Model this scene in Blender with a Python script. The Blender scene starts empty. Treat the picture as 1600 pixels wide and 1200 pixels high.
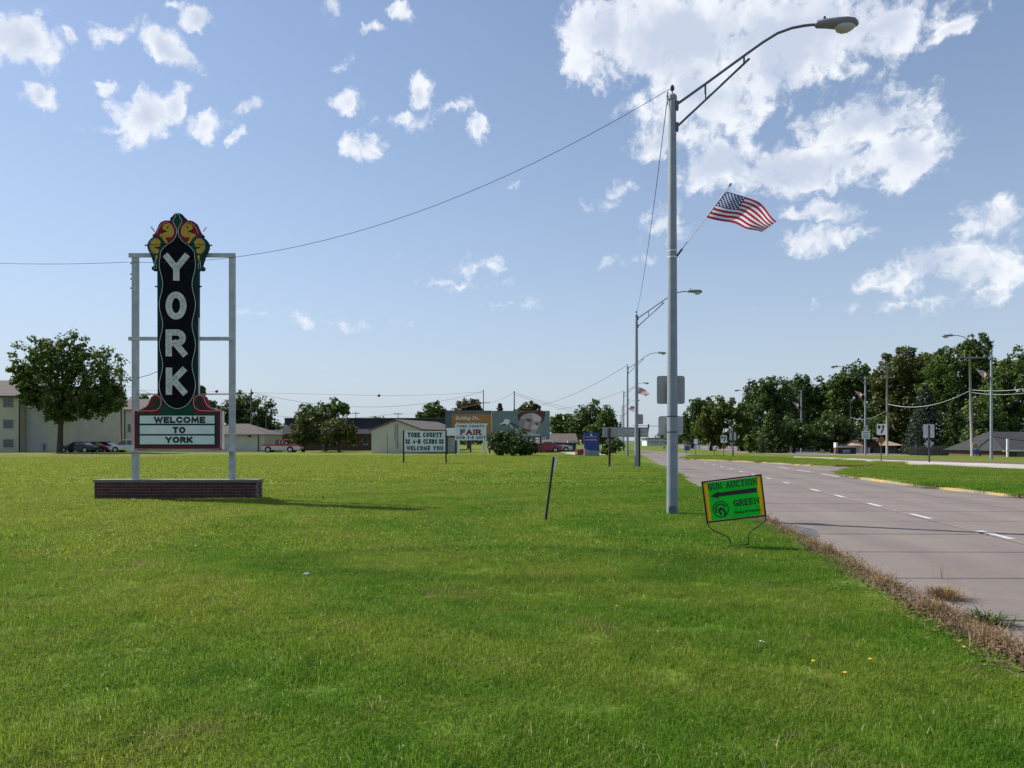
import bpy, math, random
import numpy as np
from mathutils import Vector, Matrix

R = math.radians
random.seed(7)
SC = bpy.context.scene
COL = SC.collection

# ------------------------------------------------------------------ camera
F = 1156.0            # focal length in photo pixels (photo 1600 x 1200)
HX, HY = 800.0, 688.0  # principal column, horizon row
CAMH = 1.6
cam_d = bpy.data.cameras.new('camera')
cam_d.sensor_width = 36.0
cam_d.lens = 36.0 * F / 1600.0
cam_d.shift_y = (HY - 600.0) / 1600.0
cam_d.clip_start = 0.1
cam_d.clip_end = 6000.0
cam = bpy.data.objects.new('camera', cam_d)
COL.objects.link(cam)
cam.location = (0, 0, CAMH)
cam.rotation_euler = (R(90), 0, 0)
SC.camera = cam

# ------------------------------------------------------------------ light
SUN_EL = R(45.0)
SUN_H = Vector((-0.894, 0.447, 0)).normalized()      # towards the sun, on the ground plane
SUN_DIR = Vector((SUN_H.x * math.cos(SUN_EL), SUN_H.y * math.cos(SUN_EL), math.sin(SUN_EL)))
sun_d = bpy.data.lights.new('sun', 'SUN')
sun_d.energy = 4.3
sun_d.angle = R(0.53)
sun_d.color = (1.0, 0.95, 0.87)
sun = bpy.data.objects.new('sun', sun_d)
COL.objects.link(sun)
sun.location = (-60, 30, 60)
sun.rotation_euler = SUN_DIR.to_track_quat('Z', 'Y').to_euler()

SC.view_settings.view_transform = 'Standard'
SC.view_settings.look = 'None'
SC.view_settings.exposure = 0.55
SC.view_settings.gamma = 1.0
SC.cycles.max_bounces = 6
SC.cycles.diffuse_bounces = 3
SC.cycles.transmission_bounces = 4
SC.cycles.glossy_bounces = 2
SC.view_settings.use_curve_mapping = False


def pix_dir(px, py):
    return Vector(((px - HX) / F, 1.0, (HY - py) / F)).normalized()


# clouds: centre, radii (photo pixels), tilt in degrees, strength. They become directions in the sky.
CLOUDS = [
    (30, 62, 66, 44, 0, 1), (112, 57, 13, 17, 0, .7), (178, 48, 44, 18, 30, .8), (262, 74, 60, 28, -25, .95), (275, 10, 20, 10, 0, .7),
    (312, 33, 28, 16, 0, .85), (64, 143, 30, 22, 0, .9), (170, 140, 30, 13, 0, .7), (228, 182, 58, 40, 15, 1), (276, 165, 22, 40, -15, .9),
    (185, 198, 50, 9, 8, .6), (318, 202, 36, 24, 20, .9), (388, 167, 24, 12, 25, .85), (362, 216, 16, 11, 30, .7), (522, 12, 20, 26, -10, .8),
    (580, 46, 28, 11, 0, .7), (634, 20, 26, 18, -20, .8), (536, 107, 18, 13, 35, .6), (541, 158, 24, 22, 30, .8), (560, 228, 42, 24, 12, .95),
    (654, 142, 22, 28, -30, .85), (622, 185, 30, 12, 5, .7), (662, 192, 26, 18, 20, .7), (708, 172, 40, 12, 15, .75), (746, 200, 19, 24, -30, .8),
    (745, 412, 36, 18, 0, .6), (800, 480, 34, 9, 0, .35), (500, 498, 150, 10, -2, .32), (975, 290, 28, 15, 25, .5), (970, 410, 46, 11, 8, .42),
    (935, 55, 75, 62, 0, 1.1), (920, 100, 48, 40, 0, 1), (1060, 50, 150, 95, 0, 1.25), (1230, 60, 170, 100, 0, 1.2), (1370, 40, 130, 55, 0, 1.05),
    (1100, 155, 120, 75, 0, 1.15), (1030, 215, 60, 34, 0, 1), (1490, 42, 62, 20, 18, .8), (1345, 190, 120, 42, 8, 1.05), (1125, 255, 70, 48, 0, 1.05),
    (1255, 262, 140, 44, 0, 1.1), (1405, 245, 85, 54, 0, 1.05), (1042, 352, 46, 28, 0, .6), (1290, 328, 62, 24, 0, .9), (1282, 370, 68, 22, 0, .9),
    (1545, 340, 66, 30, 0, .8), (1450, 410, 110, 26, 8, .75), (1550, 425, 95, 42, 0, .85), (1390, 448, 85, 18, 0, .6), (1640, 420, 80, 40, 0, .8),
    (940, 320, 30, 12, 10, .35), (800, 290, 18, 10, 20, .4), (625, 405, 24, 10, 0, .3), (720, 445, 60, 8, 0, .3), (1480, 470, 200, 10, 0, .3)]


def build_world():
    w = bpy.data.worlds.new('World')
    SC.world = w
    w.use_nodes = True
    nt = w.node_tree
    N = nt.nodes
    L = nt.links
    N.clear()

    def nd(t, **k):
        n = N.new(t)
        for a, v in k.items():
            setattr(n, a, v)
        return n

    def math_(op, a, b=None, c=None, clamp=False):
        n = nd('ShaderNodeMath', operation=op)
        n.use_clamp = clamp
        for i, v in enumerate((a, b, c)):
            if v is None:
                continue
            if isinstance(v, (int, float)):
                n.inputs[i].default_value = v
            else:
                L.new(v, n.inputs[i])
        return n.outputs[0]

    sky = nd('ShaderNodeTexSky', sky_type='NISHITA')
    sky.sun_disc = False
    sky.sun_elevation = SUN_EL
    sky.sun_rotation = math.atan2(SUN_H.x, SUN_H.y)
    sky.altitude = 500
    sky.air_density = 1.0
    sky.dust_density = 0.3
    sky.ozone_density = 1.8
    bg = nd('ShaderNodeBackground')
    bg.inputs[1].default_value = 0.125
    gm = nd('ShaderNodeGamma')
    gm.inputs[1].default_value = 0.84
    L.new(sky.outputs[0], gm.inputs[0])
    tint = nd('ShaderNodeMix', data_type='RGBA', blend_type='MULTIPLY')
    tint.inputs['Factor'].default_value = 1.0
    tint.inputs['B'].default_value = (.995, .985, 1.02, 1)
    L.new(gm.outputs[0], tint.inputs['A'])
    L.new(tint.outputs['Result'], bg.inputs[0])

    tc = nd('ShaderNodeTexCoord')
    sep = nd('ShaderNodeSeparateXYZ')
    L.new(tc.outputs['Generated'], sep.inputs[0])
    az = math_('ARCTAN2', sep.outputs[0], sep.outputs[1])
    el = math_('ARCSINE', sep.outputs[2])
    comb = nd('ShaderNodeCombineXYZ')
    L.new(az, comb.inputs[0])
    L.new(el, comb.inputs[1])
    # warp
    n1 = nd('ShaderNodeTexNoise')
    n1.inputs['Scale'].default_value = 22
    n1.inputs['Detail'].default_value = 5
    n1.inputs['Roughness'].default_value = .6
    L.new(comb.outputs[0], n1.inputs['Vector'])
    sub = nd('ShaderNodeVectorMath', operation='SUBTRACT')
    L.new(n1.outputs['Color'], sub.inputs[0])
    sub.inputs[1].default_value = (.5, .5, .5)
    scl = nd('ShaderNodeVectorMath', operation='SCALE')
    L.new(sub.outputs[0], scl.inputs[0])
    scl.inputs['Scale'].default_value = 0.045
    add = nd('ShaderNodeVectorMath', operation='ADD')
    L.new(comb.outputs[0], add.inputs[0])
    L.new(scl.outputs[0], add.inputs[1])
    p = add.outputs[0]
    acc = None
    for (cx, cy, rx, ry, tilt, st) in CLOUDS:
        def ae(a, b):
            d = pix_dir(a, b)
            return math.atan2(d.x, d.y), math.asin(d.z)
        a0, e0 = ae(cx, cy)
        ax = abs(ae(cx + 5, cy)[0] - ae(cx - 5, cy)[0]) / 10
        ex = abs(ae(cx, cy + 5)[1] - ae(cx, cy - 5)[1]) / 10
        mp = nd('ShaderNodeMapping', vector_type='TEXTURE')
        mp.inputs['Location'].default_value = (a0, e0, 0)
        mp.inputs['Rotation'].default_value = (0, 0, R(tilt))
        mp.inputs['Scale'].default_value = (rx * ax * 1.22, ry * ex * 1.22, 1)
        L.new(p, mp.inputs['Vector'])
        ln = nd('ShaderNodeVectorMath', operation='LENGTH')
        L.new(mp.outputs[0], ln.inputs[0])
        f = math_('MULTIPLY_ADD', ln.outputs['Value'], -1.0 * st, st)
        acc = f if acc is None else math_('MAXIMUM', acc, f)
    # the rest of the sky carries the same scattered clouds
    n3 = nd('ShaderNodeTexNoise')
    n3.inputs['Scale'].default_value = 5.0
    n3.inputs['Detail'].default_value = 3
    L.new(p, n3.inputs['Vector'])
    gen = math_('MULTIPLY_ADD', n3.outputs['Fac'], 3.0, -1.75)
    inview = math_('MULTIPLY', math_('LESS_THAN', math_('ABSOLUTE', az), .74), math_('LESS_THAN', math_('ABSOLUTE', el), .57))
    low = math_('LESS_THAN', el, .12)
    block = math_('MAXIMUM', inview, low)
    gen = math_('SUBTRACT', gen, math_('MULTIPLY', block, 9.0))
    acc = math_('MAXIMUM', acc, gen)
    # fine cauliflower
    n2 = nd('ShaderNodeTexNoise')
    n2.inputs['Scale'].default_value = 30
    n2.inputs['Detail'].default_value = 8
    n2.inputs['Roughness'].default_value = .62
    L.new(p, n2.inputs['Vector'])
    dens = math_('ADD', acc, math_('MULTIPLY_ADD', n2.outputs['Fac'], 2.2, -1.12))
    mr = nd('ShaderNodeMapRange', interpolation_type='SMOOTHSTEP')
    mr.inputs['From Min'].default_value = 0.06
    mr.inputs['From Max'].default_value = 0.66
    L.new(dens, mr.inputs['Value'])
    # thick middles are greyer than the bright rims
    n4 = nd('ShaderNodeTexNoise')
    n4.inputs['Scale'].default_value = 16
    n4.inputs['Detail'].default_value = 6
    L.new(p, n4.inputs['Vector'])
    mr2 = nd('ShaderNodeMapRange', interpolation_type='SMOOTHSTEP')
    mr2.inputs['From Min'].default_value = 0.25
    mr2.inputs['From Max'].default_value = 1.05
    L.new(math_('ADD', acc, math_('MULTIPLY_ADD', n4.outputs['Fac'], 1.8, -.9)), mr2.inputs['Value'])
    mixc = nd('ShaderNodeMix', data_type='RGBA')
    mixc.inputs['A'].default_value = (.66, .68, .715, 1)
    mixc.inputs['B'].default_value = (.42, .47, .57, 1)
    L.new(mr2.outputs[0], mixc.inputs['Factor'])
    # pale haze low over the horizon
    hz = math_('POWER', 2.718, math_('MULTIPLY', math_('MAXIMUM', el, 0.0), -5.0))
    bgh = nd('ShaderNodeBackground')
    bgh.inputs[0].default_value = (.325, .376, .450, 1)
    bgh.inputs[1].default_value = 1.0
    mh = nd('ShaderNodeMixShader')
    L.new(math_('MULTIPLY', hz, .95), mh.inputs[0])
    L.new(bg.outputs[0], mh.inputs[1])
    L.new(bgh.outputs[0], mh.inputs[2])
    bgc = nd('ShaderNodeBackground')
    bgc.inputs[1].default_value = 1.0
    L.new(mixc.outputs['Result'], bgc.inputs[0])
    mix = nd('ShaderNodeMixShader')
    L.new(math_('MULTIPLY', mr.outputs[0], .93), mix.inputs[0])
    L.new(mh.outputs[0], mix.inputs[1])
    L.new(bgc.outputs[0], mix.inputs[2])
    out = nd('ShaderNodeOutputWorld')
    L.new(mix.outputs[0], out.inputs[0])
    w.cycles.sampling_method = 'MANUAL'
    w.cycles.sample_map_resolution = 512


build_world()

# ------------------------------------------------------------------ frames of reference
ROAD_A = math.atan2(161.0, F)                    # road runs a little to the right
RD = Vector((math.sin(ROAD_A), math.cos(ROAD_A), 0))   # along the road
RR = Vector((math.cos(ROAD_A), -math.sin(ROAD_A), 0))  # across, to the right


def ut(u, t):
    p = RR * u + RD * t
    return p.x, p.y


def tu(x, y):
    return x * RD.x + y * RD.y, x * RR.x + y * RR.y     # (t, u)


def sstep(a, b, x):
    k = min(1, max(0, (x - a) / (b - a)))
    return k * k * (3 - 2 * k)


def gz(x, y):
    """ground height: level round the signs, falling a little away beyond the far carriageway"""
    z = -0.75 * sstep(12, 30, x - .14 * y) * sstep(70, 115, y)
    z += .018 * math.sin(x * .9 + .4 * y) + .014 * math.sin(.7 * y - .5 * x + 1) + .008 * math.sin(2.3 * x + 1.9 * y)
    return z


def W(px, py, D):
    return Vector(((px - HX) / F * D, D, CAMH - (py - HY) / F * D))


def G(px, D):
    x = (px - HX) / F * D
    return Vector((x, D, gz(x, D)))


def GP(px, py, z=0.0):
    """the ground point (at height z) that stands behind a photo position"""
    D = (CAMH - z) * F / (py - HY)
    return Vector(((px - HX) / F * D, D, z))


# ------------------------------------------------------------------ materials
MATS = {}


def M(name, col, rough=.6, var=.12, scale=6.0, bump=0.0, metal=0.0, detail=4, bscale=None, trans=0.0, spec=.5, stretch=None):
    if name in MATS:
        return MATS[name]
    m = bpy.data.materials.new(name)
    m.use_nodes = True
    nt = m.node_tree
    N, L = nt.nodes, nt.links
    b = N['Principled BSDF']
    b.inputs['Roughness'].default_value = rough
    b.inputs['Metallic'].default_value = metal
    b.inputs['Specular IOR Level'].default_value = spec
    tc = N.new('ShaderNodeTexCoord')
    vec = tc.outputs['Object']
    if stretch:
        mp = N.new('ShaderNodeMapping')
        mp.inputs['Scale'].default_value = stretch
        L.new(vec, mp.inputs['Vector'])
        vec = mp.outputs[0]
    nz = N.new('ShaderNodeTexNoise')
    nz.inputs['Scale'].default_value = scale
    nz.inputs['Detail'].default_value = detail
    L.new(vec, nz.inputs['Vector'])
    mr = N.new('ShaderNodeMapRange')
    mr.inputs['From Min'].default_value = .3
    mr.inputs['From Max'].default_value = .7
    L.new(nz.outputs['Fac'], mr.inputs['Value'])
    mx = N.new('ShaderNodeMix')
    mx.data_type = 'RGBA'
    mx.inputs['A'].default_value = tuple(c * (1 - var) for c in col) + (1,)
    mx.inputs['B'].default_value = tuple(min(1, c * (1 + var)) for c in col) + (1,)
    L.new(mr.outputs[0], mx.inputs['Factor'])
    L.new(mx.outputs['Result'], b.inputs['Base Color'])
    if bump:
        n2 = N.new('ShaderNodeTexNoise')
        n2.inputs['Scale'].default_value = bscale or scale * 6
        n2.inputs['Detail'].default_value = 4
        L.new(vec, n2.inputs['Vector'])
        bp = N.new('ShaderNodeBump')
        bp.inputs['Strength'].default_value = bump
        bp.inputs['Distance'].default_value = .02
        L.new(n2.outputs['Fac'], bp.inputs['Height'])
        L.new(bp.outputs[0], b.inputs['Normal'])
    if trans:
        t = N.new('ShaderNodeBsdfTranslucent')
        L.new(mx.outputs['Result'], t.inputs['Color'])
        ms = N.new('ShaderNodeMixShader')
        ms.inputs[0].default_value = trans
        L.new(b.outputs[0], ms.inputs[1])
        L.new(t.outputs[0], ms.inputs[2])
        L.new(ms.outputs[0], N['Material Output'].inputs[0])
    MATS[name] = m
    return m


def leaf_mat(name, col, trans=.35, light=2.3):
    if name in MATS:
        return MATS[name]
    m = bpy.data.materials.new(name)
    m.use_nodes = True
    N, L = m.node_tree.nodes, m.node_tree.links
    b = N['Principled BSDF']
    b.inputs['Roughness'].default_value = .55
    b.inputs['Specular IOR Level'].default_value = .3
    g = N.new('ShaderNodeNewGeometry')
    nz = N.new('ShaderNodeTexNoise')
    nz.inputs['Scale'].default_value = .55
    nz.inputs['Detail'].default_value = 3
    L.new(g.outputs['Position'], nz.inputs['Vector'])
    ad = N.new('ShaderNodeMath')
    ad.operation = 'MULTIPLY_ADD'
    L.new(g.outputs['Random Per Island'], ad.inputs[0])
    ad.inputs[1].default_value = .35
    L.new(nz.outputs['Fac'], ad.inputs[2])
    mr = N.new('ShaderNodeMapRange')
    mr.inputs['From Min'].default_value = .4
    mr.inputs['From Max'].default_value = .95
    L.new(ad.outputs[0], mr.inputs['Value'])
    mx = N.new('ShaderNodeMix')
    mx.data_type = 'RGBA'
    mx.inputs['A'].default_value = (col[0] * .7, col[1] * .75, col[2] * .8, 1)
    mx.inputs['B'].default_value = (col[0] * light, col[1] * light * .92, col[2] * light * .7, 1)
    L.new(mr.outputs[0], mx.inputs['Factor'])
    L.new(mx.outputs['Result'], b.inputs['Base Color'])
    t = N.new('ShaderNodeBsdfTranslucent')
    L.new(mx.outputs['Result'], t.inputs['Color'])
    ms = N.new('ShaderNodeMixShader')
    ms.inputs[0].default_value = trans
    L.new(b.outputs[0], ms.inputs[1])
    L.new(t.outputs[0], ms.inputs[2])
    L.new(ms.outputs[0], N['Material Output'].inputs[0])
    MATS[name] = m
    return m


# lawn colour shared by the turf sheet and the blades
def lawn_group():
    ng = bpy.data.node_groups.new('lawn_colour', 'ShaderNodeTree')
    ng.interface.new_socket('Color', in_out='OUTPUT', socket_type='NodeSocketColor')
    N, L = ng.nodes, ng.links
    out = N.new('NodeGroupOutput')
    g = N.new('ShaderNodeNewGeometry')
    sep = N.new('ShaderNodeSeparateXYZ')
    L.new(g.outputs['Position'], sep.inputs[0])
    flat = N.new('ShaderNodeCombineXYZ')
    L.new(sep.outputs[0], flat.inputs[0])
    L.new(sep.outputs[1], flat.inputs[1])

    def noise(s, d, r=.55):
        n = N.new('ShaderNodeTexNoise')
        n.inputs['Scale'].default_value = s
        n.inputs['Detail'].default_value = d
        n.inputs['Roughness'].default_value = r
        L.new(flat.outputs[0], n.inputs['Vector'])
        return n.outputs['Fac']

    def mth(op, a, b=None, c=None, clamp=False):
        n = N.new('ShaderNodeMath')
        n.operation = op
        n.use_clamp = clamp
        for i, v in enumerate((a, b, c)):
            if v is None:
                continue
            if isinstance(v, (int, float)):
                n.inputs[i].default_value = v
            else:
                L.new(v, n.inputs[i])
        return n.outputs[0]

    def ss(v, a, b):
        n = N.new('ShaderNodeMapRange')
        n.interpolation_type = 'SMOOTHSTEP'
        n.inputs['From Min'].default_value = a
        n.inputs['From Max'].default_value = b
        L.new(v, n.inputs['Value'])
        return n.outputs[0]

    def mix(fac, A, B):
        n = N.new('ShaderNodeMix')
        n.data_type = 'RGBA'
        for k, v in (('Factor', fac), ('A', A), ('B', B)):
            if isinstance(v, tuple):
                n.inputs[k].default_value = v + (1,)
            elif isinstance(v, (int, float)):
                n.inputs[k].default_value = v
            else:
                L.new(v, n.inputs[k])
        return n.outputs['Result']

    X, Y = sep.outputs[0], sep.outputs[1]
    big, mid, fine, pat = noise(.16, 3), noise(.9, 4, .6), noise(5.5, 4, .65), noise(2.6, 5, .7)
    # drier, yellower turf to the left and far away; lush close to the kerb
    dry = mth('ADD', mth('MULTIPLY', mth('MINIMUM', X, 5.0), -.045), mth('MULTIPLY', ss(Y, 14, 55), .5))
    dry = mth('ADD', dry, mth('MULTIPLY_ADD', big, 1.6, -.75))
    dry = mth('ADD', dry, mth('MULTIPLY_ADD', mid, 1.3, -.65))
    # soft swaths left by the mower, bending round the hollow
    swd = mth('SQRT', mth('ADD', mth('POWER', mth('ADD', X, -6.0), 2.0), mth('POWER', mth('MULTIPLY', mth('ADD', Y, -14.0), 1.3), 2.0)))
    sw = mth('SINE', mth('ADD', mth('MULTIPLY', swd, 1.9), mth('MULTIPLY', big, 6.0)))
    dry = mth('ADD', dry, mth('MULTIPLY', sw, .17))
    dry = mth('ADD', dry, .29)
    c = mix(ss(dry, -.25, 1.05), (.108, .238, .017), (.265, .318, .044))
    c = mix(mth('MULTIPLY', ss(fine, .52, .75), .55), c, (.25, .29, .055))
    c = mix(mth('MULTIPLY', ss(pat, .50, .70), .5), c, (.040, .115, .012))
    c = mix(mth('MULTIPLY', ss(pat, .47, .33), .45), c, (.23, .27, .05))
    # thatch, straw showing between the blades
    c = mix(mth('MULTIPLY', ss(mth('ADD', mid, mth('MULTIPLY', fine, .6)), .86, 1.05), .5), c, (.25, .22, .09))
    # a ring of darker, richer grass in the hollow
    dx = mth('DIVIDE', mth('SUBTRACT', X, -.2), 2.9)
    dy = mth('DIVIDE', mth('SUBTRACT', Y, 9.6), 1.35)
    rr = mth('ADD', mth('SQRT', mth('ADD', mth('MULTIPLY', dx, dx), mth('MULTIPLY', dy, dy))), mth('MULTIPLY_ADD', mid, .5, -.25))
    ring = mth('MULTIPLY', ss(rr, .62, .92), mth('SUBTRACT', 1.0, ss(rr, .95, 1.2)))
    c = mix(mth('MULTIPLY', ring, .45), c, (.048, .15, .012))
    # worn track across the far left of the field
    wy = mth('ADD', Y, mth('MULTIPLY_ADD', big, 8.0, -4.0))
    band = mth('MULTIPLY', ss(wy, 66, 71), mth('SUBTRACT', 1.0, ss(wy, 78, 84)))
    band = mth('MULTIPLY', band, mth('SUBTRACT', 1.0, ss(X, -38, -26)))
    c = mix(mth('MULTIPLY', band, .75), c, (.36, .31, .16))
    L.new(c, out.inputs[0])
    return ng


LAWN = lawn_group()


def lawn_mat(name, blade):
    m = bpy.data.materials.new(name)
    m.use_nodes = True
    N, L = m.node_tree.nodes, m.node_tree.links
    b = N['Principled BSDF']
    gr = N.new('ShaderNodeGroup')
    gr.node_tree = LAWN
    b.inputs['Roughness'].default_value = .65 if blade else .9
    b.inputs['Specular IOR Level'].default_value = .15 if blade else .1
    hsv = N.new('ShaderNodeHueSaturation')
    L.new(gr.outputs[0], hsv.inputs['Color'])
    if blade:
        g = N.new('ShaderNodeNewGeometry')
        v = N.new('ShaderNodeMapRange')
        v.inputs['To Min'].default_value = .68
        v.inputs['To Max'].default_value = 1.45
        L.new(g.outputs['Random Per Island'], v.inputs['Value'])
        L.new(v.outputs[0], hsv.inputs['Value'])
        gt = N.new('ShaderNodeMath')
        gt.operation = 'GREATER_THAN'
        gt.inputs[1].default_value = .982
        L.new(g.outputs['Random Per Island'], gt.inputs[0])
        st = N.new('ShaderNodeMix')
        st.data_type = 'RGBA'
        st.inputs['B'].default_value = (.40, .41, .20, 1)
        L.new(gt.outputs[0], st.inputs['Factor'])
        L.new(gr.outputs[0], st.inputs['A'])
        L.new(st.outputs['Result'], hsv.inputs['Color'])
        t = N.new('ShaderNodeBsdfTranslucent')
        L.new(hsv.outputs[0], t.inputs['Color'])
        ms = N.new('ShaderNodeMixShader')
        ms.inputs[0].default_value = .5
        L.new(b.outputs[0], ms.inputs[1])
        L.new(t.outputs[0], ms.inputs[2])
        L.new(ms.outputs[0], N['Material Output'].inputs[0])
    else:
        g = N.new('ShaderNodeNewGeometry')
        nz = N.new('ShaderNodeTexNoise')
        nz.inputs['Scale'].default_value = 16
        nz.inputs['Detail'].default_value = 5
        L.new(g.outputs['Position'], nz.inputs['Vector'])
        v = N.new('ShaderNodeMapRange')
        v.inputs['From Min'].default_value = .3
        v.inputs['From Max'].default_value = .7
        v.inputs['To Min'].default_value = .35
        v.inputs['To Max'].default_value = .75
        L.new(nz.outputs['Fac'], v.inputs['Value'])
        L.new(v.outputs[0], hsv.inputs['Value'])
        bp = N.new('ShaderNodeBump')
        bp.inputs['Strength'].default_value = .6
        bp.inputs['Distance'].default_value = .05
        L.new(nz.outputs['Fac'], bp.inputs['Height'])
        L.new(bp.outputs[0], b.inputs['Normal'])
    L.new(hsv.outputs[0], b.inputs['Base Color'])
    return m


m_lawn = lawn_mat('turf', False)
m_blade = lawn_mat('grass_blade', True)


# ------------------------------------------------------------------ mesh building
class MB:
    def __init__(s):
        s.v = []
        s.f = []

    def add(s, vs, fs):
        o = len(s.v)
        s.v += [tuple(a) for a in vs]
        s.f += [tuple(i + o for i in f) for f in fs]
        return s

    def box(s, x0, x1, y0, y1, z0, z1):
        return s.add([(x0, y0, z0), (x1, y0, z0), (x1, y1, z0), (x0, y1, z0), (x0, y0, z1), (x1, y0, z1), (x1, y1, z1), (x0, y1, z1)],
                     [(0, 3, 2, 1), (4, 5, 6, 7), (0, 1, 5, 4), (1, 2, 6, 5), (2, 3, 7, 6), (3, 0, 4, 7)])

    def tube(s, pts, rad, n=8, cap=True):
        pts = [Vector(p) for p in pts]
        if not isinstance(rad, (list, tuple)):
            rad = [rad] * len(pts)
        rings = []
        ref = None
        for i, p in enumerate(pts):
            d = (pts[min(i + 1, len(pts) - 1)] - pts[max(i - 1, 0)]).normalized()
            if ref is None:
                ref = Vector((0, 0, 1)) if abs(d.z) < .9 else Vector((1, 0, 0))
            a = d.cross(ref)
            if a.length < 1e-5:
                a = d.cross(Vector((0, 1, 0)))
            a.normalize()
            b = a.cross(d).normalized()
            ref = b
            rings.append([p + (a * math.cos(2 * math.pi * k / n) + b * math.sin(2 * math.pi * k / n)) * rad[i] for k in range(n)])
        vs = [q for r in rings for q in r]
        fs = []
        for i in range(len(pts) - 1):
            for k in range(n):
                k2 = (k + 1) % n
                fs.append((i * n + k, i * n + k2, (i + 1) * n + k2, (i + 1) * n + k))
        if cap:
            fs.append(tuple(range(n)))
            fs.append(tuple(reversed(range((len(pts) - 1) * n, len(pts) * n))))
        return s.add(vs, fs)

    def lathe(s, prof, n=16, c=(0, 0, 0)):
        vs = []
        for (r, z) in prof:
            for k in range(n):
                a = 2 * math.pi * k / n
                vs.append((c[0] + r * math.cos(a), c[1] + r * math.sin(a), c[2] + z))
        fs = []
        for i in range(len(prof) - 1):
            for k in range(n):
                k2 = (k + 1) % n
                fs.append((i * n + k, i * n + k2, (i + 1) * n + k2, (i + 1) * n + k))
        fs.append(tuple(reversed(range(n))))
        fs.append(tuple(range((len(prof) - 1) * n, len(prof) * n)))
        return s.add(vs, fs)

    def prism(s, poly, y0, y1):
        """polygon in the x-z plane, from depth y0 (front) to y1"""
        n = len(poly)
        area = sum(poly[i][0] * poly[(i + 1) % n][1] - poly[(i + 1) % n][0] * poly[i][1] for i in range(n))
        if area < 0:
            poly = poly[::-1]
        vs = [(x, y0, z) for x, z in poly] + [(x, y1, z) for x, z in poly]
        fs = [tuple(range(n)), tuple(reversed(range(n, 2 * n)))]
        for i in range(n):
            j = (i + 1) % n
            fs.append((i, i + n, j + n, j))
        return s.add(vs, fs)

    def ribbon(s, pts, t, y0, d, closed=False, ext=0.0):
        """stroke of width t in the x-z plane, front at y0, depth d"""
        P = [Vector((p[0], p[1])) for p in pts]
        n = len(P)
        if ext and not closed:
            P[0] = P[0] + (P[0] - P[1]).normalized() * ext
            P[-1] = P[-1] + (P[-1] - P[-2]).normalized() * ext
        Lf, Rt = [], []
        for i in range(n):
            if closed:
                a, b = P[i - 1], P[(i + 1) % n]
            else:
                a, b = P[max(i - 1, 0)], P[min(i + 1, n - 1)]
            d0 = (P[i] - a).normalized() if (P[i] - a).length > 1e-9 else (b - P[i]).normalized()
            d1 = (b - P[i]).normalized() if (b - P[i]).length > 1e-9 else d0
            tn = d0 + d1
            if tn.length < 1e-6:
                tn = d1
            tn.normalize()
            nn = Vector((-tn.y, tn.x))
            k = max(.45, abs(nn.dot(Vector((-d1.y, d1.x)))))
            Lf.append(P[i] + nn * (t / 2 / k))
            Rt.append(P[i] - nn * (t / 2 / k))
        vs = []
        for yy in (y0, y0 + d):
            for i in range(n):
                vs.append((Lf[i].x, yy, Lf[i].y))
                vs.append((Rt[i].x, yy, Rt[i].y))
        o = 2 * n
        fs = []
        m = n if closed else n - 1
        for i in range(m):
            j = (i + 1) % n
            a, b, c, e = 2 * i, 2 * i + 1, 2 * j + 1, 2 * j
            fs.append((a, b, c, e))
            fs.append((a + o, e + o, c + o, b + o))
            fs.append((a, e, e + o, a + o))
            fs.append((b, b + o, c + o, c))
        if not closed:
            fs.append((0, o, o + 1, 1))
            q = 2 * (n - 1)
            fs.append((q, q + 1, q + 1 + o, q + o))
        return s.add(vs, fs)

    def mesh(s, name):
        me = bpy.data.meshes.new(name)
        me.from_pydata(s.v, [], s.f)
        me.update()
        return me


def tag(o, label=None, cat=None, group=None, kind=None):
    if label:
        o['label'] = label
    if cat:
        o['category'] = cat
    if group:
        o['group'] = group
    if kind:
        o['kind'] = kind
    return o


def obj(name, mb, mat, parent=None, loc=None, smooth=False, bevel=0.0):
    me = mb.mesh(name) if isinstance(mb, MB) else mb
    if mat is not None and not me.materials:
        me.materials.append(mat)
    if smooth:
        me.polygons.foreach_set('use_smooth', [True] * len(me.polygons))
    o = bpy.data.objects.new(name, me)
    COL.objects.link(o)
    if parent:
        o.parent = parent
    if loc is not None:
        o.location = loc
    if bevel:
        b = o.modifiers.new('bevel', 'BEVEL')
        b.width = bevel
        b.segments = 2
        b.limit_method = 'ANGLE'
    return o


def thing(name, label, cat, loc=(0, 0, 0), rz=0.0, group=None):
    o = bpy.data.objects.new(name, None)
    o.empty_display_size = .2
    COL.objects.link(o)
    o.location = loc
    o.rotation_euler = (0, 0, rz)
    return tag(o, label, cat, group)


def np_mesh(name, V, Fq):
    me = bpy.data.meshes.new(name)
    k = Fq.shape[1]
    me.vertices.add(len(V))
    me.vertices.foreach_set('co', np.ascontiguousarray(V, dtype=np.float32).ravel())
    me.loops.add(Fq.size)
    me.loops.foreach_set('vertex_index', np.ascontiguousarray(Fq, dtype=np.int32).ravel())
    me.polygons.add(len(Fq))
    me.polygons.foreach_set('loop_start', np.arange(0, Fq.size, k, dtype=np.int32))
    me.update(calc_edges=True)
    return me


# ------------------------------------------------------------------ lettering
def arc(cx, cy, rx, ry, a0, a1, n=9):
    return [(cx + rx * math.cos(R(a0 + (a1 - a0) * i / n)), cy + ry * math.sin(R(a0 + (a1 - a0) * i / n))) for i in range(n + 1)]


def ring(cx, cy, rx, ry, n=22):
    return arc(cx, cy, rx, ry, 0, 360 - 360 / n, n - 1)


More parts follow.
